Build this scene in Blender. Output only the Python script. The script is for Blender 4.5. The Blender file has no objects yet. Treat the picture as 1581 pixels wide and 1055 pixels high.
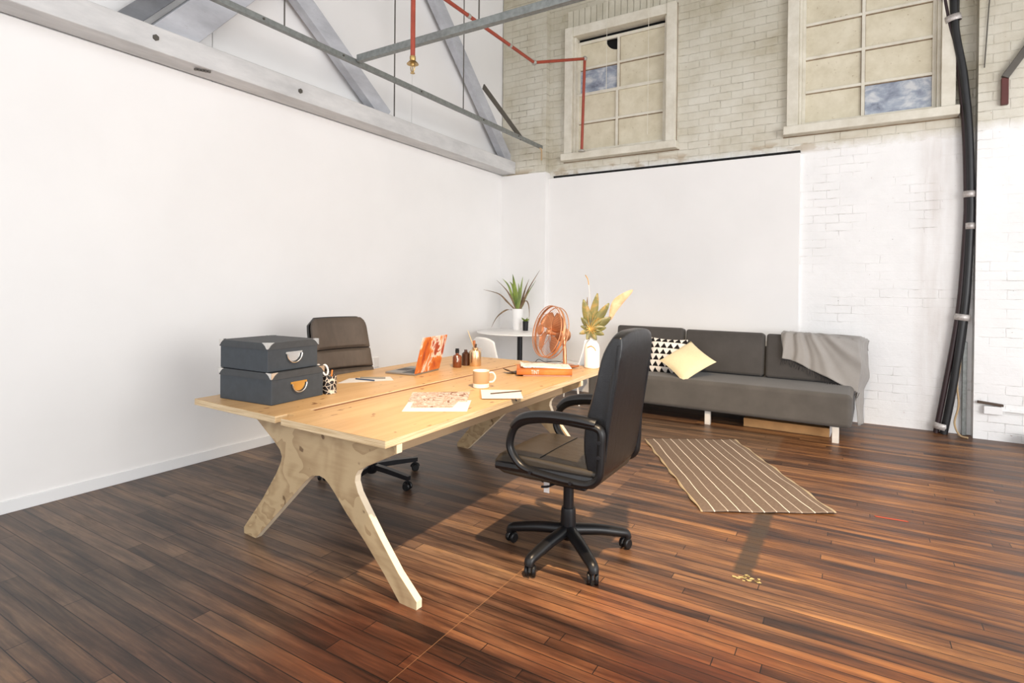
import bpy, bmesh, math, random
from mathutils import Vector, Matrix
PI = math.pi
random.seed(7)
sc = bpy.context.scene
COL = sc.collection

# ---------------------------------------------------------------- camera
F_PX, PPY = 863.96, 449.34
YAW, PITCH, ROLL = 0.547131, -0.00761, 0.009314
fw = Vector((-math.sin(YAW) * math.cos(PITCH), math.cos(YAW) * math.cos(PITCH), math.sin(PITCH)))
rt = Vector((math.cos(YAW), math.sin(YAW), 0))
up = rt.cross(fw)
rt2 = rt * math.cos(ROLL) + up * math.sin(ROLL)
up2 = up * math.cos(ROLL) - rt * math.sin(ROLL)
cd = bpy.data.cameras.new('camera')
cd.sensor_width = 36
cd.lens = F_PX * 36 / 1581
cd.shift_y = -(527.5 - PPY) / 1581
cd.clip_start = 0.05
cam = bpy.data.objects.new('camera', cd)
COL.objects.link(cam)
R3 = Matrix((rt2, up2, -fw)).transposed()
cam.matrix_world = Matrix.Translation((0, 0, 1.42)) @ R3.to_4x4()
sc.camera = cam

# ---------------------------------------------------------------- world, lights, exposure
sc.view_settings.view_transform = 'Standard'
sc.view_settings.look = 'None'
sc.view_settings.exposure = 0.0
sc.view_settings.gamma = 1.0
sc.view_settings.use_curve_mapping = False
w = bpy.data.worlds.new('world')
sc.world = w
w.use_nodes = True
bg = w.node_tree.nodes['Background']
bg.inputs[0].default_value = (0.96, 0.975, 1.0, 1)
bg.inputs[1].default_value = 2.1


def lamp(name, kind, loc, target, energy, color, **kw):
    ld = bpy.data.lights.new(name, kind)
    ld.energy = energy
    ld.color = color
    for k, v in kw.items():
        setattr(ld, k, v)
    o = bpy.data.objects.new(name, ld)
    COL.objects.link(o)
    o.location = loc
    o.rotation_euler = (Vector(target) - Vector(loc)).to_track_quat('-Z', 'Y').to_euler()
    return o


lamp('warm_spotlight', 'SPOT', (-0.15, 1.6, 3.9), (-1.35, 3.7, 0.2), 1250, (1.0, 0.76, 0.50),
     spot_size=math.radians(72), spot_blend=0.75, shadow_soft_size=0.05)
lamp('side_fill', 'AREA', (4.6, 0.6, 1.9), (-2.4, 4.6, 1.1), 210, (1.0, 0.985, 0.96),
     shape='RECTANGLE', size=3.0, size_y=2.2)  # added fill light from the right; no window is built there


# ---------------------------------------------------------------- material helpers
def srgb(r, g, b):
    def f(c):
        c /= 255.0
        return c / 12.92 if c <= 0.04045 else ((c + 0.055) / 1.055) ** 2.4
    return (f(r), f(g), f(b), 1)


class NT:
    def __init__(s, name):
        s.m = bpy.data.materials.new(name)
        s.m.use_nodes = True
        s.t = s.m.node_tree
        s.n = s.t.nodes
        s.p = s.n['Principled BSDF']

    def node(s, typ, **kw):
        n = s.n.new(typ)
        for k, v in kw.items():
            setattr(n, k, v)
        return n

    def link(s, a, b):
        s.t.links.new(a, b)

    def put(s, sock, v):
        if hasattr(v, 'is_output'):
            s.link(v, sock)
        else:
            sock.default_value = v

    def coords(s, scale=(1, 1, 1), rot=(0, 0, 0), loc=(0, 0, 0), kind='Object'):
        tc = s.node('ShaderNodeTexCoord')
        mp = s.node('ShaderNodeMapping')
        mp.inputs['Scale'].default_value = scale
        mp.inputs['Rotation'].default_value = rot
        mp.inputs['Location'].default_value = loc
        s.link(tc.outputs[kind], mp.inputs[0])
        return mp.outputs[0]

    def xyz(s):
        tc = s.node('ShaderNodeTexCoord')
        sx = s.node('ShaderNodeSeparateXYZ')
        s.link(tc.outputs['Object'], sx.inputs[0])
        return sx.outputs[0], sx.outputs[1], sx.outputs[2]

    def comb(s, x, y, z):
        c = s.node('ShaderNodeCombineXYZ')
        for i, v in enumerate((x, y, z)):
            s.put(c.inputs[i], v)
        return c.outputs[0]

    def noise(s, vec, scale, detail=4, rough=0.55, dist=0.0):
        n = s.node('ShaderNodeTexNoise')
        s.put(n.inputs['Vector'], vec)
        n.inputs['Scale'].default_value = scale
        n.inputs['Detail'].default_value = detail
        n.inputs['Roughness'].default_value = rough
        n.inputs['Distortion'].default_value = dist
        return n.outputs['Fac']

    def ramp(s, fac, stops, interp='LINEAR'):
        r = s.node('ShaderNodeValToRGB')
        r.color_ramp.interpolation = interp
        while len(r.color_ramp.elements) < len(stops):
            r.color_ramp.elements.new(0.5)
        for e, (p, c) in zip(r.color_ramp.elements, stops):
            e.position = p
            e.color = c if len(c) == 4 else (*c, 1)
        s.put(r.inputs[0], fac)
        return r.outputs[0]

    def mix(s, fac, a, b, mode='MIX'):
        m = s.node('ShaderNodeMix', data_type='RGBA', blend_type=mode)
        s.put(m.inputs[0], fac)
        s.put(m.inputs[6], a)
        s.put(m.inputs[7], b)
        return m.outputs[2]

    def math(s, op, a, b=0.0, c=0.0, clamp=False):
        m = s.node('ShaderNodeMath', operation=op, use_clamp=clamp)
        s.put(m.inputs[0], a)
        s.put(m.inputs[1], b)
        s.put(m.inputs[2], c)
        return m.outputs[0]

    def band(s, v, lo, hi, soft=0.01):
        a = s.math('MULTIPLY_ADD', s.math('SUBTRACT', v, lo), 1 / soft, 0.5, clamp=True)
        b = s.math('MULTIPLY_ADD', s.math('SUBTRACT', hi, v), 1 / soft, 0.5, clamp=True)
        return s.math('MULTIPLY', a, b)

    def bump(s, h, strength=0.3, dist=0.01):
        b = s.node('ShaderNodeBump')
        b.inputs['Strength'].default_value = strength
        b.inputs['Distance'].default_value = dist
        s.put(b.inputs['Height'], h)
        s.link(b.outputs[0], s.p.inputs['Normal'])

    def set(s, **kw):
        for k, v in kw.items():
            s.put(s.p.inputs[k.replace('_', ' ')], v)
        return s.m


BW = ((0, 0, 0, 1), (1, 1, 1, 1))


def simple(name, c, rough=0.5, metal=0.0, var=0.12, nscale=8, bump=0.0, bscale=60, spec=0.5, **kw):
    t = NT(name)
    v = t.coords()
    f = t.noise(v, nscale)
    dark = tuple(x * (1 - var) for x in c[:3]) + (1,)
    light = tuple(min(1, x * (1 + var)) for x in c[:3]) + (1,)
    colr = t.ramp(f, [(0.3, dark), (0.7, light)])
    if bump:
        t.bump(t.noise(v, bscale, 3), bump, 0.004)
    t.set(Base_Color=colr, Roughness=rough, Metallic=metal, Specular_IOR_Level=spec, **kw)
    return t.m


def m_floor():
    t = NT('floor_boards')
    X, Y, Z = t.xyz()
    left = t.math('LESS_THAN', X, -1.40)

    def planks(width, length, off):
        b = t.node('ShaderNodeTexBrick')
        b.offset = 0.0
        b.inputs['Color1'].default_value = BW[0]
        b.inputs['Color2'].default_value = BW[1]
        b.inputs['Mortar'].default_value = (0.5, 0.5, 0.5, 1)
        b.inputs['Scale'].default_value = 1
        b.inputs['Mortar Size'].default_value = 0.002
        b.inputs['Mortar Smooth'].default_value = 0.1
        b.inputs['Brick Width'].default_value = length
        b.inputs['Row Height'].default_value = width
        row = t.math('FLOOR', t.math('DIVIDE', Y, width))
        wn = t.node('ShaderNodeTexWhiteNoise', noise_dimensions='1D')
        t.link(row, wn.inputs['W'])
        sh = t.math('MULTIPLY_ADD', wn.outputs['Value'], length, off)
        t.link(t.comb(t.math('ADD', X, sh), Y, 0), b.inputs['Vector'])
        return b.outputs['Color'], b.outputs['Fac']
    c1, f1 = planks(0.082, 1.55, 20.3)
    c2, f2 = planks(0.056, 1.9, 20.9)
    tone = t.mix(left, c2, c1)
    gap = t.mix(left, f2, f1)
    # seam between the two runs of boards
    seam = t.math('MULTIPLY', t.band(X, -1.4012, -1.3988, 0.002), t.math('LESS_THAN', Y, 2.55))
    grain_v = t.comb(t.math('MULTIPLY', X, 1.6), t.math('MULTIPLY', Y, 26), 0)
    g1 = t.noise(grain_v, 1.0, 6, 0.62, 0.4)
    g2 = t.noise(t.comb(t.math('MULTIPLY', X, 5), t.math('MULTIPLY', Y, 120), 0), 1.0, 3, 0.6)
    patch = t.noise(t.comb(X, t.math('MULTIPLY', Y, 2.2), 0), 0.9, 5, 0.6)
    patch2 = t.noise(t.comb(t.math('MULTIPLY', X, 0.8), t.math('MULTIPLY', Y, 7), 3.3), 1.3, 5, 0.6)
    # wood tone along the run: grey brown to the left, red brown to the right
    warm = t.math('MULTIPLY_ADD', X, 0.30, 0.88, clamp=True)
    warm = t.math('ADD', warm, t.math('MULTIPLY_ADD', patch, 0.9, -0.45), clamp=True)
    f = t.math('MULTIPLY_ADD', tone, 0.30, t.math('MULTIPLY_ADD', g1, 0.9, -0.22))
    f = t.math('ADD', f, t.math('MULTIPLY_ADD', patch2, 0.9, -0.42), clamp=True)
    cw = t.ramp(f, [(0.14, srgb(44, 25, 15)), (0.38, srgb(104, 66, 38)), (0.60, srgb(148, 100, 56)), (0.85, srgb(186, 134, 80))])
    cg = t.ramp(f, [(0.14, srgb(50, 40, 34)), (0.38, srgb(98, 79, 66)), (0.60, srgb(132, 108, 88)), (0.85, srgb(166, 130, 94))])
    col = t.mix(warm, cg, cw)
    col = t.mix(t.math('MULTIPLY', t.math('SUBTRACT', g2, 0.35, clamp=True), 0.7), col, srgb(34, 20, 14))
    # older, redder varnish in the front middle of the room
    vn = t.noise(t.comb(X, Y, 11), 1.1, 5, 0.6)
    va = t.math('MULTIPLY_ADD', Y, -0.85, t.math('MULTIPLY_ADD', vn, 2.4, 1.05), clamp=True)
    vb = t.math('MULTIPLY_ADD', X, 0.9, t.math('MULTIPLY_ADD', vn, 1.4, 1.75), clamp=True)
    vv = t.math('MULTIPLY', t.math('MULTIPLY', va, vb), 0.72)
    col = t.mix(vv, col, srgb(206, 128, 92), 'MULTIPLY')
    vm = t.math('MULTIPLY', t.math('MULTIPLY_ADD', t.noise(t.comb(t.math('MULTIPLY', X, 1.2), t.math('MULTIPLY', Y, 5), 2), 2.2, 6, 0.7), 5, -2.6, clamp=True), 0.55)
    col = t.mix(vm, col, srgb(46, 30, 24))
    # the dark adhesive strip and the paler rectangle left by old fittings
    wob = t.math('MULTIPLY_ADD', t.noise(t.comb(X, Y, 0), 14, 3), 0.03, -0.015)
    Xw = t.math('ADD', X, wob)
    strip = t.math('MULTIPLY', t.band(Xw, -0.50, -0.41, 0.02), t.band(Y, 2.97, 4.3, 0.04))
    col = t.mix(t.math('MULTIPLY', strip, 0.85), col, srgb(62, 50, 36))
    rect = t.math('MULTIPLY', t.band(Xw, -2.4, -0.55, 0.03), t.band(Y, 5.05, 5.95, 0.03))
    col = t.mix(t.math('MULTIPLY', rect, 0.35), col, srgb(120, 104, 88))
    # worn dark blotches near the desk
    bl = t.math('MULTIPLY_ADD', t.noise(t.comb(X, Y, 7), 1.6, 6, 0.65), 6, -3.75, clamp=True)
    col = t.mix(t.math('MULTIPLY', bl, 0.5), col, srgb(44, 30, 24))
    # scratches and paint flecks
    sp = t.noise(t.comb(t.math('MULTIPLY', X, 10), t.math('MULTIPLY', Y, 34), 0), 1.0, 6, 0.75)
    spk = t.math('MULTIPLY_ADD', sp, 30, -20.9, clamp=True)
    col = t.mix(t.math('MULTIPLY', spk, 0.45), col, srgb(176, 160, 150))
    col = t.mix(t.math('MULTIPLY', gap, 0.95), col, srgb(12, 8, 7))
    col = t.mix(t.math('MULTIPLY', seam, 0.55), col, srgb(176, 130, 90))
    r = t.math('MULTIPLY_ADD', patch2, 0.22, 0.24)
    r = t.math('MULTIPLY_ADD', g1, 0.12, r)
    h = t.math('SUBTRACT', t.math('MULTIPLY', g1, 0.35), gap)
    t.bump(h, 0.35, 0.003)
    return t.set(Base_Color=col, Roughness=r, Specular_IOR_Level=0.4)


def m_plaster(name='white_plaster', base=(246, 244, 242)):
    t = NT(name)
    v = t.coords()
    c = t.ramp(t.noise(v, 1.2, 5), [(0.3, srgb(*[b - 5 for b in base])), (0.7, srgb(*base))])
    t.bump(t.noise(v, 30, 3), 0.04, 0.002)
    return t.set(Base_Color=c, Roughness=0.6, Specular_IOR_Level=0.25)


def m_brick(name='painted_brick', rot=False, clean_top=3.0):
    t = NT(name)
    X, Y, Z = t.xyz()
    U = Y if rot else X
    uv = t.comb(U, Z, 0)
    wv = t.noise(uv, 6, 3)
    uvw = t.comb(t.math('MULTIPLY_ADD', wv, 0.03, U), t.math('MULTIPLY_ADD', t.noise(uv, 5, 3), 0.022, Z), 0)
    b = t.node('ShaderNodeTexBrick')
    b.inputs['Scale'].default_value = 1
    b.inputs['Brick Width'].default_value = 0.25
    b.inputs['Row Height'].default_value = 0.09
    b.inputs['Mortar Size'].default_value = 0.0055
    b.inputs['Mortar Smooth'].default_value = 0.6
    b.inputs['Color1'].default_value = BW[0]
    b.inputs['Color2'].default_value = BW[1]
    b.inputs['Mortar'].default_value = (0.5, 0.5, 0.5, 1)
    t.link(uvw, b.inputs['Vector'])
    mort = b.outputs['Fac']
    tone = b.outputs['Color']
    n1 = t.noise(uv, 1.7, 6, 0.62)
    n2 = t.noise(uv, 9, 6, 0.7)
    n3 = t.noise(t.comb(U, Z, 5.0), 22, 4, 0.7)
    edge = t.math('MULTIPLY_ADD', n2, 0.16, t.math('SUBTRACT', Z, clean_top + 0.08))
    old = t.math('MULTIPLY_ADD', edge, 8, 0.5, clamp=True)
    cold = t.ramp(n1, [(0.28, srgb(188, 180, 158)), (0.45, srgb(212, 207, 192)), (0.7, srgb(228, 225, 214))])
    cold = t.mix(t.math('MULTIPLY', tone, 0.12), cold, srgb(190, 178, 150))
    streak = t.noise(t.comb(t.math('MULTIPLY', U, 6), t.math('MULTIPLY', Z, 0.7), 0), 1.0, 4, 0.6)
    cold = t.mix(t.math('MULTIPLY', t.math('MULTIPLY_ADD', streak, 4, -2.2, clamp=True), 0.3), cold, srgb(160, 142, 108))
    cnew = t.ramp(n1, [(0.3, srgb(240, 239, 238)), (0.6, srgb(248, 247, 246))])
    col = t.mix(old, cnew, cold)
    # joints: grime caught in them where the old paint is
    jn = t.math('MULTIPLY', mort, t.math('MULTIPLY_ADD', n2, 5, -2.3, clamp=True))
    sel = t.math('MULTIPLY_ADD', t.noise(t.comb(U, Z, 31), 1.9, 5, 0.6), 6, -2.9, clamp=True)
    jm = t.math('MULTIPLY', jn, t.math('MULTIPLY', sel, t.math('MULTIPLY_ADD', old, 0.6, 0.42)))
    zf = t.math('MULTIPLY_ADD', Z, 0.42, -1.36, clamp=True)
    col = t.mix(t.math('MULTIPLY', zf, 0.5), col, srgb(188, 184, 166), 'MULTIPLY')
    rs = t.math('MULTIPLY', t.band(t.math('MULTIPLY_ADD', n2, 0.05, U), 0.60, 0.86, 0.12), t.math('MULTIPLY_ADD', streak, 3, -1.0, clamp=True))
    col = t.mix(t.math('MULTIPLY', rs, 0.30), col, srgb(170, 146, 128))
    col = t.mix(jm, col, srgb(112, 92, 70))
    # chips showing brick, more of them near the floor
    low = t.math('MULTIPLY_ADD', Z, -0.9, 0.55, clamp=True)
    chip = t.math('MULTIPLY_ADD', t.math('MULTIPLY_ADD', low, 0.06, n3), 30, -21.0, clamp=True)
    col = t.mix(chip, col, srgb(168, 112, 78))
    pit = t.math('MULTIPLY_ADD', t.noise(t.comb(U, Z, 9.0), 48, 2, 0.5), 40, -30.4, clamp=True)
    col = t.mix(t.math('MULTIPLY', pit, 0.8), col, srgb(90, 66, 48))
    # bare plaster scabs just over the lining boards
    scab = t.math('MULTIPLY', t.math('MULTIPLY', t.band(Z, 2.96, 3.09, 0.05), t.math('MULTIPLY_ADD', U, -1.2, 0.25, clamp=True)), t.math('MULTIPLY_ADD', t.noise(t.comb(U, t.math('MULTIPLY', Z, 2.0), 2), 3.2, 4, 0.5), 14, -7.2, clamp=True))
    col = t.mix(t.math('MULTIPLY', scab, 0.8), col, srgb(186, 170, 146))
    h = t.math('ADD', t.math('MULTIPLY', mort, t.math('MULTIPLY_ADD', t.math('MULTIPLY', old, 0.5), -1.0, t.math('MULTIPLY_ADD', sel, -0.45, -0.05))), t.math('MULTIPLY', n2, 0.9))
    h = t.math('SUBTRACT', h, t.math('MULTIPLY', chip, 0.8))
    t.bump(h, 0.8, 0.009)
    return t.set(Base_Color=col, Roughness=0.65, Specular_IOR_Level=0.25)


def m_oldpaint(name, light, mid, dirt, along=(1, 1, 1), amount=1.0, rough=0.6):
    """weathered paint over timber"""
    t = NT(name)
    v = t.coords(along)
    n1 = t.noise(v, 5, 6, 0.65)
    n2 = t.noise(v, 26, 4, 0.7)
    c = t.ramp(n1, [(0.25, srgb(*mid)), (0.65, srgb(*light))])
    d = t.math('MULTIPLY', t.math('MULTIPLY_ADD', n2, 14, -9.6 + (1 - amount), clamp=True), 0.8)
    c = t.mix(d, c, srgb(*dirt))
    t.bump(t.math('ADD', n1, t.math('MULTIPLY', n2, 0.5)), 0.35, 0.005)
    return t.set(Base_Color=c, Roughness=rough, Specular_IOR_Level=0.3)


def m_ply(name, light, dark, knot, along='Y', wave=False, rough=0.42, knots=True):
    t = NT(name)
    if wave:
        v = t.coords((1.0, 1.0, 1.0))
        n = t.noise(v, 2.6, 3, 0.5, 0.9)
        rings = t.math('FRACT', t.math('MULTIPLY', n, 8.0))
        g = t.math('MULTIPLY_ADD', t.noise(t.coords((2, 2, 20)), 2.0, 5), 0.5, t.math('MULTIPLY', rings, 0.5))
        kv = v
    else:
        sc_ = {'Y': (14, 0.9, 14), 'X': (0.9, 14, 14), 'Z': (14, 14, 0.9)}[along]
        v = t.coords(sc_)
        g = t.math('MULTIPLY_ADD', t.noise(v, 1.0, 6, 0.6, 0.8), 0.75, t.math('MULTIPLY', t.noise(t.coords((1.5, 1, 1)), 1.3, 3), 0.25))
        kv = t.coords((2.2, 1, 1) if along == 'Y' else (1, 2.2, 1))
    c = t.ramp(g, [(0.25, srgb(*dark)), (0.62, srgb(*light))])
    if knots:
        k = t.math('MULTIPLY_ADD', t.noise(kv, 13.0, 2, 0.4), 30, -21.0, clamp=True)
        c = t.mix(t.math('MULTIPLY', k, 0.75), c, srgb(*knot))
    t.bump(g, 0.08, 0.002)
    return t.set(Base_Color=c, Roughness=rough, Specular_IOR_Level=0.35)


def m_ply_edge():
    t = NT('plywood_edge')
    X, Y, Z = t.xyz()
    lay = t.math('FRACT', t.math('MULTIPLY', Z, 140))
    n = t.noise(t.comb(t.math('MULTIPLY', X, 4), t.math('MULTIPLY', Y, 4), t.math('MULTIPLY', Z, 90)), 1.0, 4)
    c = t.ramp(t.math('MULTIPLY_ADD', lay, 0.25, t.math('MULTIPLY', n, 0.75)), [(0.3, srgb(176, 146, 106)), (0.62, srgb(224, 202, 166))])
    return t.set(Base_Color=c, Roughness=0.55, Specular_IOR_Level=0.3)


def m_leather(name, base, rough=0.36, wr=0.35):
    t = NT(name)
    v = t.coords()
    vo = t.node('ShaderNodeTexVoronoi')
    vo.inputs['Scale'].default_value = 380
    t.link(v, vo.inputs['Vector'])
    n = t.noise(t.coords((1, 3, 1)), 9, 4, 0.6, 0.5)
    h = t.math('ADD', t.math('MULTIPLY', vo.outputs['Distance'], 0.25), n)
    t.bump(h, wr, 0.006)
    c = t.ramp(n, [(0.3, tuple(x * 0.8 for x in base[:3]) + (1,)), (0.7, base)])
    return t.set(Base_Color=c, Roughness=rough, Specular_IOR_Level=0.5)


def m_fabric(name, base, scale=420, var=0.18, rough=0.95, bump=0.3):
    t = NT(name)
    v = t.coords()
    n = t.noise(v, scale, 2, 0.6)
    n2 = t.noise(v, 3.5, 4, 0.6)
    f = t.math('MULTIPLY_ADD', n2, 0.6, t.math('MULTIPLY', n, 0.4))
    c = t.ramp(f, [(0.35, tuple(x * (1 - var) for x in base[:3]) + (1,)), (0.65, tuple(min(1, x * (1 + var)) for x in base[:3]) + (1,))])
    t.bump(n, bump, 0.002)
    return t.set(Base_Color=c, Roughness=rough, Specular_IOR_Level=0.2, Sheen_Weight=0.15)


def m_rug():
    t = NT('rug_weave')
    X, Y, Z = t.xyz()
    wob = t.math('MULTIPLY_ADD', t.noise(t.comb(X, Y, 0), 2.4, 3), 0.03, -0.015)
    s = t.math('MULTIPLY', t.math('ADD', t.math('ADD', X, wob), 0.42), 1 / 0.0785)
    fr = t.math('FRACT', s)
    line = t.band(fr, 0.0, 0.085, 0.03)
    edge = t.math('GREATER_THAN', t.math('ABSOLUTE', X), 0.412)
    we = t.noise(t.comb(t.math('MULTIPLY', X, 40), t.math('MULTIPLY', Y, 260), 0), 1.0, 3)
    base = t.ramp(we, [(0.3, srgb(100, 86, 76)), (0.7, srgb(128, 112, 100))])
    dim = t.math('MULTIPLY_ADD', t.math('PINGPONG', s, 1.0), 0.4, 0.5)
    c = t.mix(t.math('MULTIPLY', line, dim), base, srgb(236, 226, 210))
    c = t.mix(t.math('MULTIPLY', edge, 0.8), c, srgb(190, 172, 140))
    t.bump(we, 0.3, 0.003)
    return t.set(Base_Color=c, Roughness=0.95, Specular_IOR_Level=0.1)


def m_triangles():
    t = NT('triangle_print')
    X, Y, Z = t.xyz()
    n = 5.6 / 0.42
    u = t.math('MULTIPLY', X, n)
    v = t.math('MULTIPLY', Z, n * 1.05)
    fu = t.math('ABSOLUTE', t.math('SUBTRACT', t.math('FRACT', u), 0.5))
    fv = t.math('FRACT', v)
    tri = t.math('LESS_THAN', t.math('MULTIPLY_ADD', fu, 1.7, 0.0), t.math('SUBTRACT', 0.92, fv))
    gap = t.math('GREATER_THAN', fv, 0.1)
    f = t.math('MULTIPLY', tri, gap)
    c = t.mix(f, srgb(240, 232, 224), srgb(26, 24, 26))
    return t.set(Base_Color=c, Roughness=0.9, Specular_IOR_Level=0.2)


def m_art(name, stops, scale=7, dist=1.8, rough=0.35, stretch=(1, 1, 1)):
    t = NT(name)
    v = t.coords(stretch)
    n = t.noise(v, scale, 5, 0.6, dist)
    c = t.ramp(n, stops)
    return t.set(Base_Color=c, Roughness=rough)


MAT = {}
MAT['floor'] = m_floor()
MAT['plaster'] = m_plaster()
MAT['plaster_dim'] = m_plaster('white_lining_board', (238, 237, 236))
MAT['skirting'] = m_plaster('skirting_paint', (240, 240, 240))
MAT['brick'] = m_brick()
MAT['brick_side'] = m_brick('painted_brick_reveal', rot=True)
MAT['soldier'] = m_oldpaint('painted_arch_brick', (206, 201, 184), (186, 180, 160), (130, 114, 92))
MAT['ceiling'] = simple('ceiling_timber', srgb(120, 112, 100), 0.8)
MAT['beam'] = m_oldpaint('weathered_white_paint', (222, 221, 220), (184, 184, 184), (92, 84, 72), (1, 0.3, 1), 1.9)
MAT['brace'] = m_oldpaint('weathered_grey_paint', (196, 198, 204), (160, 162, 168), (100, 94, 84), (1, 0.4, 1))
MAT['brace_shaded'] = m_oldpaint('shaded_weathered_timber', (128, 130, 134), (96, 98, 102), (60, 56, 50), (1, 0.4, 1))
MAT['galv'] = simple('galvanised_steel', srgb(138, 142, 140), 0.5, 0.55, 0.18, 30, 0.1)
MAT['rod'] = simple('dull_steel', srgb(96, 92, 86), 0.55, 0.5)
MAT['redpipe'] = simple('red_pipe_paint', srgb(158, 66, 46), 0.45, 0, 0.15, 20)
MAT['redsteel'] = simple('dark_red_steel', srgb(92, 46, 42), 0.5, 0.2)
MAT['brass'] = simple('tarnished_brass', srgb(180, 150, 96), 0.35, 0.9)
MAT['joint'] = simple('grey_pipe_joint', srgb(176, 172, 164), 0.5, 0.4)
MAT['winpaint'] = m_oldpaint('cream_window_paint', (228, 223, 209), (204, 197, 179), (104, 74, 48), (1, 1, 1), 1.7)
MAT['winglass'] = m_oldpaint('painted_glass', (222, 214, 192), (200, 190, 164), (150, 126, 92), (1, 1, 1), 0.5, 0.4)
MAT['grime_shade'] = m_oldpaint('brown_grime_shade', (150, 130, 104), (96, 74, 54), (60, 42, 28))
MAT['dark'] = simple('dark_void', (0.006, 0.006, 0.006, 1), 0.9)
MAT['black_cable'] = simple('black_cable_sheath', srgb(30, 30, 32), 0.4, 0, 0.3, 6)
MAT['cable_red'] = simple('dark_maroon_cable', srgb(48, 30, 32), 0.45)
MAT['tape'] = simple('silver_tape', srgb(190, 184, 180), 0.4, 0.3, 0.2, 60, 0.2)
MAT['cord'] = simple('beige_cord', srgb(190, 162, 124), 0.7)
MAT['ply_top'] = m_ply('plywood_top', (204, 168, 120), (180, 140, 94), (110, 62, 28))
MAT['ply_leg'] = m_ply('plywood_face', (188, 164, 128), (164, 138, 104), (88, 60, 36), wave=True)
MAT['ply_edge'] = m_ply_edge()
MAT['leg_edge'] = simple('pale_ply_edge', srgb(222, 206, 180), 0.55, 0, 0.08, 12)
MAT['rail_wood'] = m_ply('plain_plywood', (180, 154, 122), (150, 126, 98), (90, 60, 40), knots=False)
MAT['gap_shade'] = simple('dark_red_brown_shade', srgb(112, 58, 28), 0.6)
MAT['leather'] = m_leather('black_leather', srgb(16, 17, 21), 0.30)
MAT['seat_leather'] = m_leather('lit_black_leather', srgb(58, 50, 40), 0.4)  # warm brown of the lit seat put into the leather colour
MAT['blk_plastic'] = simple('black_plastic', srgb(20, 20, 22), 0.36, spec=0.35)
MAT['blk_metal'] = simple('black_metal', srgb(28, 28, 32), 0.35, 0.3)
MAT['chair_fab'] = m_leather('dark_brown_vinyl', srgb(84, 74, 66), 0.72, 0.12)
MAT['sofa'] = m_fabric('charcoal_upholstery', srgb(84, 81, 78))
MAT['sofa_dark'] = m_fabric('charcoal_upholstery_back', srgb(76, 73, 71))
MAT['sofa_leg'] = simple('pale_sofa_leg', srgb(200, 196, 190), 0.4)
MAT['blanket'] = m_fabric('grey_wool', srgb(158, 154, 150), 300, 0.1)
MAT['fringe'] = simple('dark_fringe', srgb(44, 42, 44), 0.9)
MAT['beige'] = m_fabric('cream_weave', srgb(228, 214, 176), 120, 0.1)
MAT['tri'] = m_triangles()
MAT['rug'] = m_rug()
MAT['white'] = simple('white_lacquer', srgb(242, 241, 240), 0.35, 0, 0.02)
MAT['ceramic'] = simple('white_ceramic', srgb(244, 238, 230), 0.35, 0, 0.02)
MAT['boxcard'] = simple('charcoal_boxboard', srgb(56, 62, 68), 0.6, 0, 0.1, 30, 0.05)
MAT['boxlid'] = simple('charcoal_boxboard_lid', srgb(60, 63, 66), 0.6, 0, 0.1, 30, 0.05)
MAT['chrome'] = simple('chrome', srgb(214, 212, 208), 0.18, 1.0)
MAT['copper'] = simple('copper', srgb(216, 158, 118), 0.3, 0.75)
MAT['copper_d'] = simple('brushed_copper', srgb(190, 128, 90), 0.4, 0.7)
MAT['amber'] = simple('amber_glass', srgb(112, 58, 28), 0.12, 0.1)
MAT['bottle_dark'] = simple('dark_bottle', srgb(66, 40, 28), 0.15)
MAT['canister'] = simple('brushed_steel_canister', srgb(222, 190, 150), 0.22, 0.9)
MAT['paper'] = simple('white_paper', srgb(212, 208, 205), 0.8, 0, 0.02)
MAT['orange'] = m_art('orange_cover', [(0.3, srgb(160, 78, 26)), (0.55, srgb(192, 110, 44)), (0.8, srgb(204, 134, 66))], 5, 0.5, 0.45)
MAT['pale_pink'] = simple('pale_pink_paper', srgb(226, 178, 150), 0.7)
MAT['alu'] = simple('laptop_aluminium', srgb(150, 144, 138), 0.4, 0.6)
MAT['keys'] = simple('dark_keys', srgb(54, 52, 52), 0.5)
MAT['lidart'] = m_art('abstract_lid_print', [(0.0, srgb(80, 36, 40)), (0.36, srgb(120, 48, 40)), (0.42, srgb(176, 78, 34)), (0.52, srgb(200, 118, 54)), (0.565, srgb(230, 216, 206)), (0.61, srgb(160, 66, 42)), (0.8, srgb(100, 44, 46))], 6, 1.1, 0.35, (1, 1, 0.55))
MAT['printart'] = m_art('brown_wash_print', [(0.0, srgb(80, 50, 38)), (0.41, srgb(130, 88, 66)), (0.46, srgb(206, 194, 184)), (0.55, srgb(160, 122, 98)), (0.61, srgb(212, 204, 196)), (0.9, srgb(90, 60, 46))], 14, 1.2, 0.6)
MAT['magart'] = m_art('magazine_cover_print', [(0.0, srgb(60, 50, 46)), (0.40, srgb(150, 116, 96)), (0.43, srgb(242, 234, 224)), (0.62, srgb(246, 240, 232)), (0.66, srgb(220, 160, 110))], 10, 2.2, 0.4, (0.6, 2, 1))
MAT['mug'] = simple('stoneware_glaze', srgb(184, 150, 112), 0.35, 0, 0.06)
MAT['mugwhite'] = simple('mug_white_glaze', srgb(240, 228, 212), 0.3, 0, 0.03)
MAT['pencil'] = simple('orange_pencil', srgb(226, 130, 50), 0.5)
MAT['penblue'] = simple('blue_pen', srgb(40, 62, 96), 0.3)
MAT['penslate'] = simple('slate_pen', srgb(96, 96, 92), 0.35, 0.4)
MAT['leaf'] = m_art('green_leaf', [(0.3, srgb(72, 92, 34)), (0.6, srgb(140, 158, 66)), (0.85, srgb(178, 186, 96))], 9, 0.4, 0.4, (1, 1, 0.4))
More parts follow.
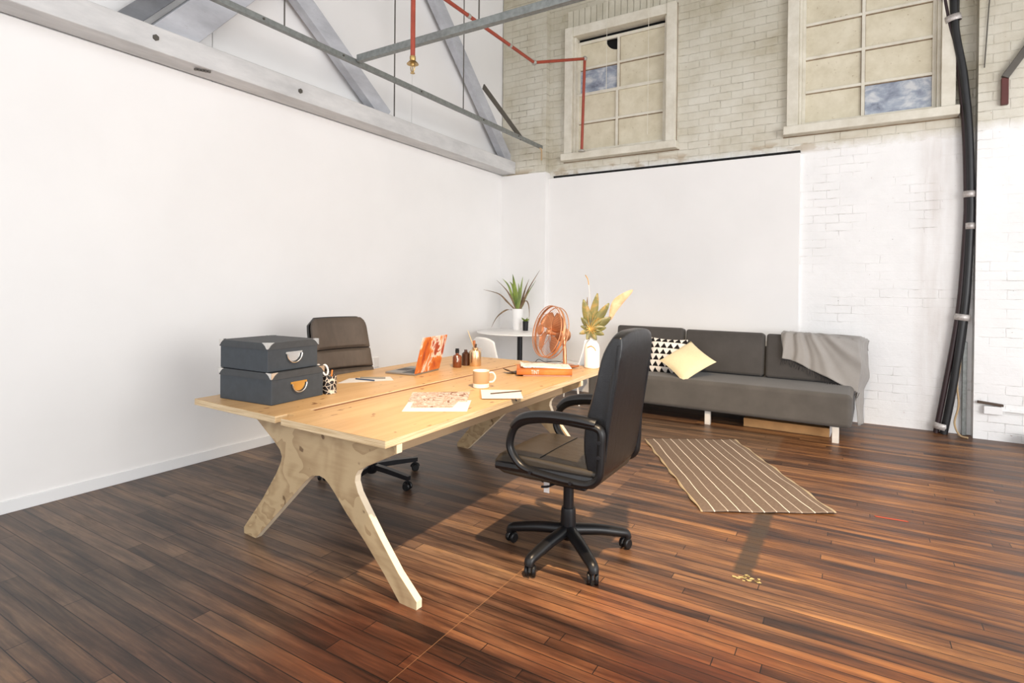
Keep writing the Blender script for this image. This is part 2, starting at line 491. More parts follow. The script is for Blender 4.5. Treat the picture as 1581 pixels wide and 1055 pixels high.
MAT['leafdry'] = m_art('brown_leaf', [(0.3, srgb(92, 70, 46)), (0.7, srgb(150, 122, 92))], 12, 0.4, 0.6)
MAT['monstera'] = m_art('olive_gold_leaf', [(0.25, srgb(70, 62, 50)), (0.48, srgb(108, 106, 58)), (0.64, srgb(160, 126, 64)), (0.85, srgb(196, 158, 98))], 8, 0.8, 0.4)
MAT['blush'] = m_art('blush_dried_leaf', [(0.3, srgb(196, 146, 112)), (0.7, srgb(222, 180, 148))], 12, 0.5, 0.7)
MAT['stem'] = simple('dry_stem', srgb(196, 178, 140), 0.7)
MAT['gold'] = simple('gold_glaze', srgb(206, 158, 84), 0.3, 0.6)
MAT['carton'] = simple('brown_cardboard', srgb(188, 142, 92), 0.8)
MAT['socket'] = simple('socket_plastic', srgb(234, 230, 226), 0.4, 0, 0.02)
MAT['darkwood'] = simple('dark_stained_wood', srgb(78, 60, 48), 0.6)
MAT['yellow'] = simple('yellow_residue', srgb(186, 166, 112), 0.8)
MAT['tapered'] = simple('faded_red_tape', srgb(170, 70, 40), 0.6)


def m_sky_glass():
    t = NT('painted_sky_glass')
    v = t.coords((1, 1, 1.6))
    n = t.noise(v, 6, 6, 0.6, 0.4)
    c = t.ramp(n, [(0.3, srgb(110, 116, 132)), (0.5, srgb(158, 166, 180)), (0.64, srgb(204, 206, 208))])  # cloudy sky reflection painted into the pane colour
    return t.set(Base_Color=c, Roughness=0.12)


def m_cup():
    t = NT('black_white_geometric')
    v = t.coords()
    vo = t.node('ShaderNodeTexVoronoi', feature='DISTANCE_TO_EDGE')
    vo.inputs['Scale'].default_value = 38
    t.link(v, vo.inputs['Vector'])
    f = t.math('LESS_THAN', vo.outputs['Distance'], 0.06)
    c = t.mix(f, srgb(30, 26, 26), srgb(206, 192, 176))
    return t.set(Base_Color=c, Roughness=0.4)


MAT['skyglass'] = m_sky_glass()
MAT['cup'] = m_cup()


# ---------------------------------------------------------------- mesh helpers
def box(bm, a, b, mi=0):
    xs, ys, zs = zip(a, b)
    v = [bm.verts.new((xs[i], ys[j], zs[k])) for i in (0, 1) for j in (0, 1) for k in (0, 1)]
    for q in ((0, 1, 3, 2), (4, 6, 7, 5), (0, 4, 5, 1), (2, 3, 7, 6), (0, 2, 6, 4), (1, 5, 7, 3)):
        f = bm.faces.new([v[i] for i in q])
        f.material_index = mi
    return v


def prism(bm, poly, axis, a, b, mi=0, side=None):
    """poly 2D extruded along axis from a to b"""
    def P(u, v, w_):
        return {'x': (w_, u, v), 'y': (u, w_, v), 'z': (u, v, w_)}[axis]
    A = [bm.verts.new(P(u, v, a)) for u, v in poly]
    B = [bm.verts.new(P(u, v, b)) for u, v in poly]
    f1 = bm.faces.new(A)
    f2 = bm.faces.new(list(reversed(B)))
    f1.material_index = f2.material_index = mi
    n = len(poly)
    for i in range(n):
        f = bm.faces.new((A[i], B[i], B[(i + 1) % n], A[(i + 1) % n]))
        f.material_index = mi if side is None else side


def frames(pts, closed=False):
    pts = [Vector(p) for p in pts]
    n = len(pts)
    T = []
    for i in range(n):
        a = pts[(i - 1) % n] if (closed or i > 0) else pts[i]
        b = pts[(i + 1) % n] if (closed or i < n - 1) else pts[i]
        T.append((b - a).normalized())
    ref = Vector((0, 0, 1)) if abs(T[0].z) < 0.9 else Vector((1, 0, 0))
    N = [(ref - T[0] * ref.dot(T[0])).normalized()]
    for i in range(1, n):
        v = N[-1] - T[i] * N[-1].dot(T[i])
        N.append(v.normalized())
    return pts, T, N


def tube(bm, pts, r, n=10, closed=False, flat=1.0, mi=0, sec=None):
    pts, T, N = frames(pts, closed)
    rings = []
    for i, p in enumerate(pts):
        ri = r[i] if isinstance(r, (list, tuple)) else r
        B = T[i].cross(N[i])
        ring = []
        for k in range(n):
            a = 2 * PI * k / n
            if sec:
                u, v = sec[k]
            else:
                u, v = math.cos(a), math.sin(a)
            ring.append(bm.verts.new(p + N[i] * (u * ri) + B * (v * ri * flat)))
        rings.append(ring)
    m = len(rings)
    for i in range(m if closed else m - 1):
        A, Bq = rings[i], rings[(i + 1) % m]
        for k in range(n):
            f = bm.faces.new((A[k], A[(k + 1) % n], Bq[(k + 1) % n], Bq[k]))
            f.material_index = mi
    if not closed:
        f = bm.faces.new(list(reversed(rings[0])))
        f.material_index = mi
        f = bm.faces.new(rings[-1])
        f.material_index = mi


SQ = [(1, 0.0), (1, 1), (0, 1), (-1, 1), (-1, 0), (-1, -1), (0, -1), (1, -1)]


def bar(bm, a, b, w_, h_, upv=(0, 0, 1), mi=0):
    """rectangular bar from a to b, w_ across, h_ along upv"""
    a, b = Vector(a), Vector(b)
    T = (b - a).normalized()
    U = Vector(upv)
    U = (U - T * U.dot(T)).normalized()
    S = T.cross(U)
    vs = []
    for p in (a, b):
        for u, s in ((-1, -1), (1, -1), (1, 1), (-1, 1)):
            vs.append(bm.verts.new(p + U * (u * h_ / 2) + S * (s * w_ / 2)))
    for q in ((0, 1, 2, 3), (7, 6, 5, 4), (0, 4, 5, 1), (1, 5, 6, 2), (2, 6, 7, 3), (3, 7, 4, 0)):
        f = bm.faces.new([vs[i] for i in q])
        f.material_index = mi


def lathe(bm, prof, c=(0, 0, 0), n=28, M=None, mi=0):
    M = M or Matrix.Identity(3)
    c = Vector(c)
    rings = []
    for r, z in prof:
        if r < 1e-6:
            rings.append([bm.verts.new(c + M @ Vector((0, 0, z)))])
        else:
            rings.append([bm.verts.new(c + M @ Vector((r * math.cos(2 * PI * k / n), r * math.sin(2 * PI * k / n), z))) for k in range(n)])
    for A, B in zip(rings[:-1], rings[1:]):
        for k in range(n):
            k2 = (k + 1) % n
            if len(A) == 1 and len(B) == 1:
                continue
            if len(A) == 1:
                f = bm.faces.new((A[0], B[k2], B[k]))
            elif len(B) == 1:
                f = bm.faces.new((A[k], A[k2], B[0]))
            else:
                f = bm.faces.new((A[k], A[k2], B[k2], B[k]))
            f.material_index = mi


def cyl(bm, c, r, h, n=20, M=None, mi=0):
    lathe(bm, [(0, 0), (r, 0), (r, h), (0, h)], c, n, M, mi)


def grid(bm, fn, nu, nv, mi=0, closed_u=False):
    V = [[bm.verts.new(fn(i / nu, j / nv)) for j in range(nv + 1)] for i in range(nu + 1)]
    for i in range(nu):
        for j in range(nv):
            f = bm.faces.new((V[i][j], V[i + 1][j], V[i + 1][j + 1], V[i][j + 1]))
            f.material_index = mi
    return V


def cushion_bm(w_, h_, t_, n=16, p=2.6, tuft=0.0):
    """scatter cushion in the XZ plane, thickness along Y, centred"""
    bm = bmesh.new()
    def side(sg):
        def fn(u, v):
            x, z = 2 * u - 1, 2 * v - 1
            e = max(0.0, (1 - abs(x) ** p)) * max(0.0, (1 - abs(z) ** p))
            pinch = 1 - 0.07 * (1 - abs(z) ** 2) * abs(x) ** 4
            pinchz = 1 - 0.07 * (1 - abs(x) ** 2) * abs(z) ** 4
            y = sg * t_ / 2 * e ** 0.5 + sg * tuft * math.sin(x * 20) * math.sin(z * 20) * e
            return Vector((x * w_ / 2 * pinch, y, z * h_ / 2 * pinchz))
        return fn
    grid(bm, side(1), n, n)
    grid(bm, side(-1), n, n)
    bmesh.ops.remove_doubles(bm, verts=bm.verts, dist=1e-5)
    return bm


def obj(name, bm, mats, parent=None, bevel=0.0, seg=2, smooth=True, loc=None, rot=None, subsurf=0, solid=0.0, label=None, angle=35):
    me = bpy.data.meshes.new(name)
    bmesh.ops.recalc_face_normals(bm, faces=bm.faces)
    bm.to_mesh(me)
    bm.free()
    if not isinstance(mats, (list, tuple)):
        mats = [mats]
    for m in mats:
        me.materials.append(MAT[m] if isinstance(m, str) else m)
    if smooth:
        for p in me.polygons:
            p.use_smooth = True
        me.set_sharp_from_angle(angle=math.radians(angle))
    o = bpy.data.objects.new(name, me)
    COL.objects.link(o)
    if parent:
        o.parent = parent
    if loc:
        o.location = loc
    if rot:
        o.rotation_euler = rot
    if solid:
        s = o.modifiers.new('solid', 'SOLIDIFY')
        s.thickness = solid
        s.offset = 0
    if bevel:
        b = o.modifiers.new('bevel', 'BEVEL')
        b.width = bevel
        b.segments = seg
        b.limit_method = 'ANGLE'
        b.angle_limit = math.radians(40)
        b.harden_normals = True
    if subsurf:
        s = o.modifiers.new('sub', 'SUBSURF')
        s.levels = s.render_levels = subsurf
    if label:
        o['label'] = label
    return o


def B():
    return bmesh.new()


def thing(name, label, cat, loc=(0, 0, 0), rotz=0.0, group=None, rot=None):
    o = bpy.data.objects.new(name, None)
    o.empty_display_size = 0.1
    COL.objects.link(o)
    o.location = loc
    o.rotation_euler = rot if rot else (0, 0, rotz)
    tag(o, label, cat, group)
    return o


def tag(o, label, cat, group=None):
    o['label'] = label
    o['category'] = cat
    if group:
        o['group'] = group
    return o


def struct(name, bm, m, parent=None, **kw):
    o = obj(name, bm, m, parent, **kw)
    if not parent:
        o['kind'] = 'structure'
    return o


def boxobj(name, a, b, m, parent=None, **kw):
    bm = B()
    box(bm, a, b)
    return obj(name, bm, m, parent, **kw)


# ================================================================= THE SETTING
XL, YB = -4.42, 7.05
XR, YF, ZC = 5.5, -3.2, 6.5
bm = B(); box(bm, (XL - 0.2, YF, -0.1), (XR, YB + 0.3, 0))
struct('floor', bm, 'floor', smooth=False)
bm = B(); box(bm, (XL - 0.2, YF, ZC), (XR, YB + 0.3, ZC + 0.1))
struct('ceiling', bm, 'ceiling', smooth=False)
# left wall: lining board below the beam, upper boards a little further back
bm = B(); box(bm, (XL - 0.2, YF, 0), (XL, YB, 3.045))
struct('wall_left', bm, 'plaster', smooth=False)
bm = B()
for y0, y1 in ((YF, 0.2), (0.206, 2.6), (2.606, 4.99), (4.996, YB)):
    box(bm, (XL - 0.2, y0, 3.046), (XL - 0.02, y1, ZC))
struct('wall_left_upper', bm, 'plaster_dim', smooth=False)
bm = B(); box(bm, (XL, YF, 0), (XL + 0.012, YB - 0.1, 0.078))
struct('baseboard_left', bm, 'skirting', bevel=0.003)
# back wall with two window openings
W1 = (-3.38, -1.96, 3.20, 4.92)
W2 = (-0.61, 0.79, 3.19, 5.62)


def wall_with_openings(bm, x0, x1, z0, z1, y0, y1, ops):
    xs = sorted({x0, x1, *[o[0] for o in ops], *[o[1] for o in ops]})
    zs = sorted({z0, z1, *[o[2] for o in ops], *[o[3] for o in ops]})
    for i in range(len(xs) - 1):
        for j in range(len(zs) - 1):
            cx, cz = (xs[i] + xs[i + 1]) / 2, (zs[j] + zs[j + 1]) / 2
            if any(o[0] < cx < o[1] and o[2] < cz < o[3] for o in ops):
                continue
            box(bm, (xs[i], y0, zs[j]), (xs[i + 1], y1, zs[j + 1]))
    bmesh.ops.remove_doubles(bm, verts=bm.verts, dist=1e-5)
    seen = {}
    for f in bm.faces:
        seen.setdefault(tuple(sorted(v.index for v in f.verts)), []).append(f)
    bm.verts.index_update()


bm = B()
wall_with_openings(bm, XL, 1.02, 0, ZC, YB, YB + 0.28, [W1, W2])
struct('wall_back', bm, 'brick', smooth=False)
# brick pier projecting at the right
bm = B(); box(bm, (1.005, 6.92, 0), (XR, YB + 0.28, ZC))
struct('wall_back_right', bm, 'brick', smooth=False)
# corner pier, lined white below
bm = B(); box(bm, (XL, 6.95, 3.03), (-3.70, YB - 0.001, ZC))
struct('wall_corner_pier', bm, 'brick', smooth=False)
bm = B(); box(bm, (XL, 6.92, 0), (-3.685, YB - 0.001, 3.028))
struct('trim_1', bm, 'plaster', smooth=False)
# white lining panel on the back wall with black top strip
bm = B(); box(bm, (-3.684, 7.005, 0), (-0.52, YB - 0.001, 2.945))
struct('trim_2', bm, 'plaster', smooth=False)
bm = B(); box(bm, (-3.60, 7.0, 2.946), (-0.52, YB - 0.001, 2.972))
struct('trim_3', bm, 'dark', smooth=False)


# windows
def build_window(name, o, sashes, mull, clear, drop=0.0, hole=None, sill=True):
    x0, x1, z0, z1 = o
    root = bpy.data.objects.new(name, None)
    COL.objects.link(root)
    root['kind'] = 'structure'
    yF = 6.965
    bm = B()
    wj = 0.095
    box(bm, (x0 - 0.05, yF, z0), (x0 + wj - 0.03, YB + 0.1, z1 + 0.06))
    box(bm, (x1 - wj + 0.03, yF, z0), (x1 + 0.05, YB + 0.1, z1 + 0.06))
    box(bm, (x0 + wj - 0.03, yF + 0.01, z1 - 0.07), (x1 - wj + 0.03, YB + 0.1, z1 + 0.06))
    # inner stops
    box(bm, (x0 + wj - 0.03, yF + 0.05, z0 + 0.05), (x0 + wj + 0.0, YB + 0.1, z1 - 0.07))
    box(bm, (x1 - wj, yF + 0.05, z0 + 0.05), (x1 - wj + 0.03, YB + 0.1, z1 - 0.07))
    obj('window_frame', bm, 'winpaint', root, bevel=0.006)
    bm = B()
    for a, b_ in (((x0 - 0.058, YB - 0.003, z0 - 0.05), (x0 - 0.048, YB + 0.02, z1 + 0.06)), ((x1 + 0.048, YB - 0.003, z0 - 0.05), (x1 + 0.058, YB + 0.02, z1 + 0.06)),
                  ((x0 - 0.09, YB - 0.003, z0 - 0.055), (x1 + 0.09, YB + 0.02, z0 - 0.043)), ((x0 - 0.058, YB - 0.003, z1 + 0.058), (x1 + 0.058, YB + 0.02, z1 + 0.066))):
        box(bm, a, b_)
    o_ = obj('perimeter_crack', bm, 'grime_shade', root, smooth=False)
    bm = B(); box(bm, (x0 - 0.08, yF - 0.045, z0 - 0.045), (x1 + 0.08, YB + 0.1, z0 + 0.05))
    obj('window_sill', bm, 'winpaint', root, bevel=0.01)
    bm = B(); box(bm, (x0, YB + 0.13, z0), (x1, YB + 0.15, z1))
    obj('dark_backing', bm, 'dark', root)
    xi0, xi1 = x0 + wj, x1 - wj
    for si, (za, zb, rows, yy) in enumerate(sashes):
        fr = B()
        gm = B()
        sw = 0.034
        box(fr, (xi0, yy, za), (xi0 + sw, yy + 0.035, zb))
        box(fr, (xi1 - sw, yy, za), (xi1, yy + 0.035, zb))
        box(fr, (xi0 + sw, yy, za), (xi1 - sw, yy + 0.035, za + sw * 1.2))
        box(fr, (xi0 + sw, yy, zb - sw * 1.2), (xi1 - sw, yy + 0.035, zb))
        box(fr, (mull - 0.016, yy - 0.006, za + sw), (mull + 0.016, yy + 0.032, zb - sw))
        zs = [za + (zb - za) * k / rows for k in range(rows + 1)]
        for k in range(1, rows):
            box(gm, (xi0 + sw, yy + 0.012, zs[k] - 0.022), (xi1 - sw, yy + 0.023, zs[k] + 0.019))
            box(fr, (xi0 + sw, yy - 0.004, zs[k] - 0.015), (mull - 0.013, yy + 0.031, zs[k] + 0.015))
            box(fr, (mull + 0.013, yy - 0.004, zs[k] - 0.015), (xi1 - sw, yy + 0.031, zs[k] + 0.015))
        obj('sash', fr, 'winpaint', root, bevel=0.003)
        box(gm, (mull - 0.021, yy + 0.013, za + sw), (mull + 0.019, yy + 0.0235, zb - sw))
        obj('putty_shadow_lines', gm, 'grime_shade', root, smooth=False)  # brown putty strips that double as painted shadow lines along the muntins
        pn = B()
        cl = B()
        for k in range(rows):
            for c, (a, b_) in enumerate(((xi0 + 0.01, mull), (mull, xi1 - 0.01))):
                if clear == (si, k, c):
                    box(cl, (a, yy + 0.024, zs[k]), (b_, yy + 0.028, zs[k + 1]))
                elif hole == (si, k, c):
                    zt = zs[k + 1] - sw * 1.2
                    bx = b_ - 0.013
                    R = 0.17
                    arc = [(bx - R * math.cos(q * PI / 16), zt - R * 0.9 * math.sin(q * PI / 16)) for q in range(9)]
                    poly = [(a, zt)] + arc + [(bx, zs[k]), (a, zs[k])]
                    prism(pn, poly, 'y', yy + 0.024, yy + 0.028)
                else:
                    box(pn, (a, yy + 0.024, zs[k]), (b_, yy + 0.028, zs[k + 1]))
        obj('painted_panes', pn, 'winglass', root, smooth=False)
        if len(cl.verts):
            obj('clear_pane', cl, 'skyglass', root, smooth=False)
        else:
            cl.free()
    return root


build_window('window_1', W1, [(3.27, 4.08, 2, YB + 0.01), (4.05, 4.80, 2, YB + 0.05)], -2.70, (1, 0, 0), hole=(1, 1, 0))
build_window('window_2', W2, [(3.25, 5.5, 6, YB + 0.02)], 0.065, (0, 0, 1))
# soldier course over window 1
bm = B()
for k in range(17):
    a = -3.42 + k * 0.086
    box(bm, (a, YB - 0.012, 4.995 + 0.0), (a + 0.078, YB - 0.001, 5.235))
struct('trim_4', bm, 'soldier', bevel=0.004)

# ================================================================= OVERHEAD
# roof truss with its bottom chord on the partition
t = thing('roof_truss', 'whitewashed timber roof truss resting along the top of the left wall', 'roof truss', (-4.3, 3, 3.05))
def TL(*p):
    return (p[0] + 4.3, p[1] - 3, p[2] - 3.05)
bm = B(); box(bm, TL(-4.415, -3.0, 3.05), TL(-4.19, 6.945, 3.225))
# small chips along the arris
obj('bottom_chord', bm, 'beam', t, bevel=0.008)
def brace(a, b, wz, parent, m='brace', thick=0.1):
    bm = B()
    bar(bm, TL(*a), TL(*b), thick, wz, (0, 1, 0))
    obj('diagonal_brace', bm, m, parent, bevel=0.005)
brace((-4.31, 2.13, 3.14), (-4.31, 4.3, 5.59), 0.245, t, 'brace', 0.15)
brace((-4.355, 1.83, 3.14), (-4.355, 4.0, 5.59), 0.12, t, 'brace_shaded', 0.09)  # dark tone stands in for a shadowed underside behind the main brace
brace((-4.33, 4.43, 3.23), (-4.33, 1.4, 5.45), 0.17, t)
brace((-4.33, 7.0 - 0.05, 3.23), (-4.33, 4.45, 5.65), 0.17, t)
for y in (4.5,):
    bm = B(); tube(bm, [TL(-4.25, y, 3.2), TL(-4.25, y, 6.45)], 0.007, 8)
    obj('tie_rod', bm, 'rod', t)
for y, z in ((2.05, 3.14), (3.25, 3.13)):
    bm = B(); cyl(bm, TL(-4.192, y, z), 0.022, 0.012, 6, Matrix.Rotation(PI / 2, 3, 'Y'))
    obj('bolt', bm, 'rod', t)
bm = B()
for k in range(5):
    cyl(bm, TL(-4.26 + 0.01 * k, 2.37 + 0.02 * k, 3.046), 0.012, -0.012, 8)
obj('bolt_washer', bm, 'rod', t)

# galvanised strut along the wall
t = thing('metal_rail', 'long galvanised steel rail running parallel to the left wall below the truss', 'rail', (-3.72, 2, 3.36))
def channel(bm, a, b, w_=0.045, h_=0.042):
    bar(bm, a, b, w_, h_)
bm = B(); bar(bm, (0, -4.5, 0), (0, 4.86, 0), 0.042, 0.045)
obj('rail', bm, 'galv', t, bevel=0.004)
for y in (0.74, 3.03):
    bm = B(); tube(bm, [(0, y, 0.0), (0, y, 3.08)], 0.006, 8)
    obj('hanger_rod', bm, 'rod', t)
bm = B(); tube(bm, [(0.0, 4.79, -0.01), (0.02, 4.81, -0.035), (0.025, 4.815, -0.06), (0.025, 4.815, -0.19)], 0.012, 8)
obj('end_hook', bm, 'cord', t, label='rusty brown end hook')
bm = B(); bar(bm, (0.0, 3.42, 0.40), (0.0, 4.30, 0.0), 0.012, 0.07, (0, 1, 0))
obj('brace_strap', bm, 'rod', t)
for y in (-0.1, 0.55, 1.3, 2.3, 3.4, 4.2):
    bm = B(); cyl(bm, (0.021, y, 0.0), 0.009, 0.008, 8, Matrix.Rotation(PI / 2, 3, 'Y'))
    obj('rail_bolt', bm, 'rod', t)

t = thing('metal_rail', 'galvanised steel cross rail running from the long rail out over the room', 'rail', (-3.69, 3.46, 3.385))
bm = B(); bar(bm, (0, 0, 0), (7.5, 0, 0), 0.05, 0.06)
obj('rail', bm, 'galv', t, bevel=0.004)
bm = B(); tube(bm, [(1.27, 0, 0.0), (1.27, 0, 3.05)], 0.006, 8)
obj('hanger_rod', bm, 'rod', t)

# sprinkler drop
t = thing('sprinkler_pipe', 'vertical red sprinkler pipe hanging in front of the cross rail', 'sprinkler', (-2.92, 3.29, 3.12))
bm = B(); tube(bm, [(0, 0, 0.06), (0, 0, 3.35)], 0.0185, 14)
obj('pipe', bm, 'redpipe', t)
h = bm = B()
lathe(bm, [(0, 0.07), (0.022, 0.07), (0.024, 0.05), (0.02, 0.035), (0.028, 0.03), (0.045, 0.012), (0.046, 0.008), (0.018, 0.01), (0.016, -0.004), (0, -0.004)], n=20)
for s in (-1, 1):
    tube(bm, [(0.016 * s, 0, 0.0), (0.02 * s, 0, -0.02), (0.014 * s, 0, -0.042), (0.004 * s, 0, -0.055)], 0.004, 6)
tube(bm, [(0, 0, 0.0), (0, 0, -0.05)], 0.004, 6)
lathe(bm, [(0, -0.056), (0.018, -0.058), (0.018, -0.062), (0, -0.062)], n=14)
obj('sprinkler_head', bm, 'brass', t, label='brass sprinkler head with round plate')

# red pipe running along and down in front of window 1
t = thing('red_pipe', 'bent red water pipe dropping in front of the left window', 'pipe', (-3.12, 6.88, 3.23))
def RL(*p):
    return (p[0] + 3.12, p[1] - 6.88, p[2] - 3.23)
e1, e2, e3 = (-3.345, 5.96, 4.15), (-3.08, 6.86, 4.46), (-3.12, 6.88, 3.25)
for a, b in (((-3.345, -2.5, 4.15), e1), (e1, e2), (e2, e3)):
    bm = B(); tube(bm, [RL(*a), RL(*b)], 0.019, 14)
    obj('pipe', bm, 'redpipe', t)
for e in (e1, e2):
    bm = B()
    bmesh.ops.create_uvsphere(bm, u_segments=14, v_segments=10, radius=0.034, matrix=Matrix.Translation(RL(*e)))
    obj('elbow_joint', bm, 'joint', t)
bm = B(); lathe(bm, [(0, 0), (0.045, 0), (0.045, 0.012), (0.024, 0.03), (0, 0.03)], RL(-3.12, 6.88, 3.235), 16)
obj('flange', bm, 'joint', t)
for y in (4.6, 5.4):
    bm = B(); tube(bm, [RL(-3.345, y - 0.02, 4.15), RL(-3.345, y + 0.02, 4.15)], 0.024, 14)
    obj('pipe_sleeve', bm, 'joint', t)

for x, z, lab in ((-2.80, 4.02, 'thin vertical wire hanging nearer the centre of the left window'),
                  (-2.24, 3.36, 'thin vertical wire hanging over the right panes of the left window')):
    bm = B(); tube(bm, [(x, 6.93, z), (x, 6.93, 6.48)], 0.0035, 6)
    tag(obj('hanging_wire', bm, 'winpaint'), lab, 'wire', 'wires over the left window')
bm = B(); tube(bm, [(1.045, 6.90, 3.55), (1.07, 6.90, 4.1), (1.11, 6.90, 4.7), (1.16, 6.9, 6.48)], 0.005, 6)
tag(obj('hanging_wire', bm, 'rod'), 'dark slanting wire on the brick pier right of the black cables', 'wire')

# steel bracket at the right
t = thing('steel_bracket', 'dark steel bracket fixed high on the brick pier at the right edge', 'bracket', (1.19, 6.9, 3.42))
bm = B(); bar(bm, (0, -0.02, 0), (0.62, -0.02, 1.0), 0.05, 0.06, (0, 0, 1))
obj('arm', bm, 'rod', t, bevel=0.004)
bm = B(); box(bm, (-0.022, -0.03, -0.25), (0.03, 0.015, 0.0))
obj('upright', bm, 'redsteel', t, bevel=0.003)
bm = B(); bar(bm, (0.95, 6.2, 4.16), (2.6, 6.2, 4.0), 0.05, 0.06)
tag(obj('red_pipe', bm, 'redpipe'), 'red steel pipe crossing the top right corner', 'pipe')

# ================================================================= CABLES
t = thing('cable_bundle', 'thick black cables taped together climbing the brick wall', 'cable', (0.80, 6.96, 0))
def smooth_path(P, n=8):
    P = [Vector(p) for p in P]
    out = []
    for i in range(len(P) - 1):
        p0, p1, p2, p3 = P[max(i - 1, 0)], P[i], P[i + 1], P[min(i + 2, len(P) - 1)]
        for k in range(n):
            s = k / n
            out.append(0.5 * ((2 * p1) + (-p0 + p2) * s + (2 * p0 - 5 * p1 + 4 * p2 - p3) * s * s + (-p0 + 3 * p1 - 3 * p2 + p3) * s ** 3))
    out.append(P[-1])
    return out
ca = [(0.66, 4.9), (0.775, 4.11), (0.855, 3.70), (0.915, 3.0), (0.937, 2.36), (0.935, 2.05), (0.905, 1.41), (0.862, 0.97), (0.79, 0.45), (0.725, 0.0)]
cb = [(0.79, 5.2), (0.82, 4.11), (0.893, 3.57), (0.945, 3.0), (0.968, 2.36), (0.968, 2.05), (0.945, 1.41), (0.905, 0.97), (0.85, 0.45), (0.785, 0.0)]
cc = [(0.86, 5.3), (0.85, 4.0), (0.918, 3.57), (0.963, 3.0), (0.981, 2.36), (0.981, 1.9), (0.970, 1.41), (0.94, 1.0), (0.915, 0.75)]
for P, r, y, m in ((ca, 0.024, 6.985, 'cable_red'), (cb, 0.033, 6.965, 'black_cable'), (cc, 0.017, 7.005, 'black_cable')):
    bm = B(); tube(bm, smooth_path([(x - 0.80, y - 6.96, z) for x, z in P]), r, 12)
    obj('cable', bm, m, t)
for x, z, w_, tilt in ((0.812, 4.10, 0.064, -0.2), (0.957, 2.36, 0.047, 0), (0.966, 2.05, 0.037, 0), (0.917, 1.16, 0.060, 0.12), (0.765, 0.07, 0.062, 0.2)):
    bm = B()
    lathe(bm, [(w_ * 1.0, -0.03), (w_ * 1.04, 0.0), (w_ * 1.0, 0.032)], n=16)
    o = obj('tape_band', bm, 'tape', t, loc=(x - 0.80, 0.012, z), rot=(0, tilt, 0), solid=0.003)
    o.scale = (1, 0.045 / w_, 1)
bm = B(); tube(bm, smooth_path([(0.90, 6.98, 0.95), (0.905, 6.97, 0.7), (0.885, 6.975, 0.5), (0.90, 6.97, 0.3), (0.87, 6.97, 0.12), (0.90, 6.90, 0.02), (0.96, 6.86, 0.008)]), 0.009, 8)
tag(obj('cord', bm, 'cord'), 'thin beige cord curling down to the floor beside the black cables', 'cord')
bm = B(); box(bm, (0.93, 7.0, 0), (0.965, 7.045, 0.92))
tag(obj('cable_channel', bm, 'galv', bevel=0.004), 'narrow grey metal channel upright in the corner behind the cables', 'channel')

# wall box at right
t = thing('wall_box', 'small white box with conduit low on the right brick wall', 'electrical box', (1.14, 6.9, 0.29))
bm = B(); box(bm, (-0.065, -0.035, -0.035), (0.07, 0.015, 0.04)); obj('cover', bm, 'white', t, bevel=0.004)
bm = B(); tube(bm, [(0.07, -0.01, 0.005), (1.6, -0.01, -0.03)], 0.011, 8); obj('conduit', bm, 'white', t)
bm = B(); bar(bm, (1.03, 6.89, 0.362), (1.22, 6.89, 0.343), 0.04, 0.022)
tag(obj('wood_batten', bm, 'darkwood', bevel=0.004), 'short dark wooden batten fixed above the small white wall box', 'batten')
bm = B(); lathe(bm, [(0, 0), (0.07, 0), (0.09, 0.03), (0.09, 0.10), (0.07, 0.12), (0, 0.12)], (1.44, 6.74, 0), 20)
tag(obj('black_tub', bm, 'blk_plastic'), 'black object on the floor at the right edge by the wall', 'tub')
bm = B(); box(bm, (XL, 4.39, 0.53), (XL + 0.012, 4.46, 0.64))
tag(obj('wall_socket', bm, 'socket', bevel=0.004), 'white wall socket on the left wall beside the brown chair back', 'wall socket')

# ================================================================= DESK
t = thing('desk', 'long double plywood desk on splayed legs in the middle of the room', 'desk', (-2.5, 3.1, 0))
def DL(*p):
    return (p[0] + 2.5, p[1] - 3.1)
ZT = 0.74
for nm, poly, lab in (('tabletop', [(-1.738, 1.80), (-1.773, 4.47), (-2.475, 4.46), (-2.475, 1.815)], 'right half of the top'),
                 ('tabletop', [(-2.535, 1.825), (-2.530, 4.455), (-3.33, 4.45), (-3.317, 1.848)], 'left half of the top')):
    bm = B()
    prism(bm, [DL(*p) for p in poly], 'z', ZT - 0.036, ZT, 0, 1)
    obj(nm, bm, ['ply_top', 'ply_edge'], t, bevel=0.0015, seg=1, smooth=False)
bm = B(); box(bm, (-0.034, 1.90 - 3.1, ZT - 0.05), (0.0245, 2.03 - 3.1, ZT - 0.001))
obj('gap_filler', bm, 'ply_top', t, smooth=False)
bm = B(); box(bm, (-0.034, 4.22 - 3.1, ZT - 0.05), (0.0245, 4.44 - 3.1, ZT - 0.001))
obj('gap_filler', bm, 'ply_top', t, smooth=False)
bm = B(); box(bm, (-0.06, 2.031 - 3.1, ZT - 0.06), (0.05, 4.219 - 3.1, ZT - 0.0365))
obj('gap_shade_board', bm, 'gap_shade', t, smooth=False)  # board and strip added to give the slit its shade as brown colour
bm = B(); box(bm, (-0.0325, 2.031 - 3.1, ZT - 0.0364), (0.023, 4.219 - 3.1, ZT - 0.010))
obj('gap_shade_strip', bm, 'gap_shade', t, smooth=False, label='dark red-brown strip added as the shade in the slit between the two tops')
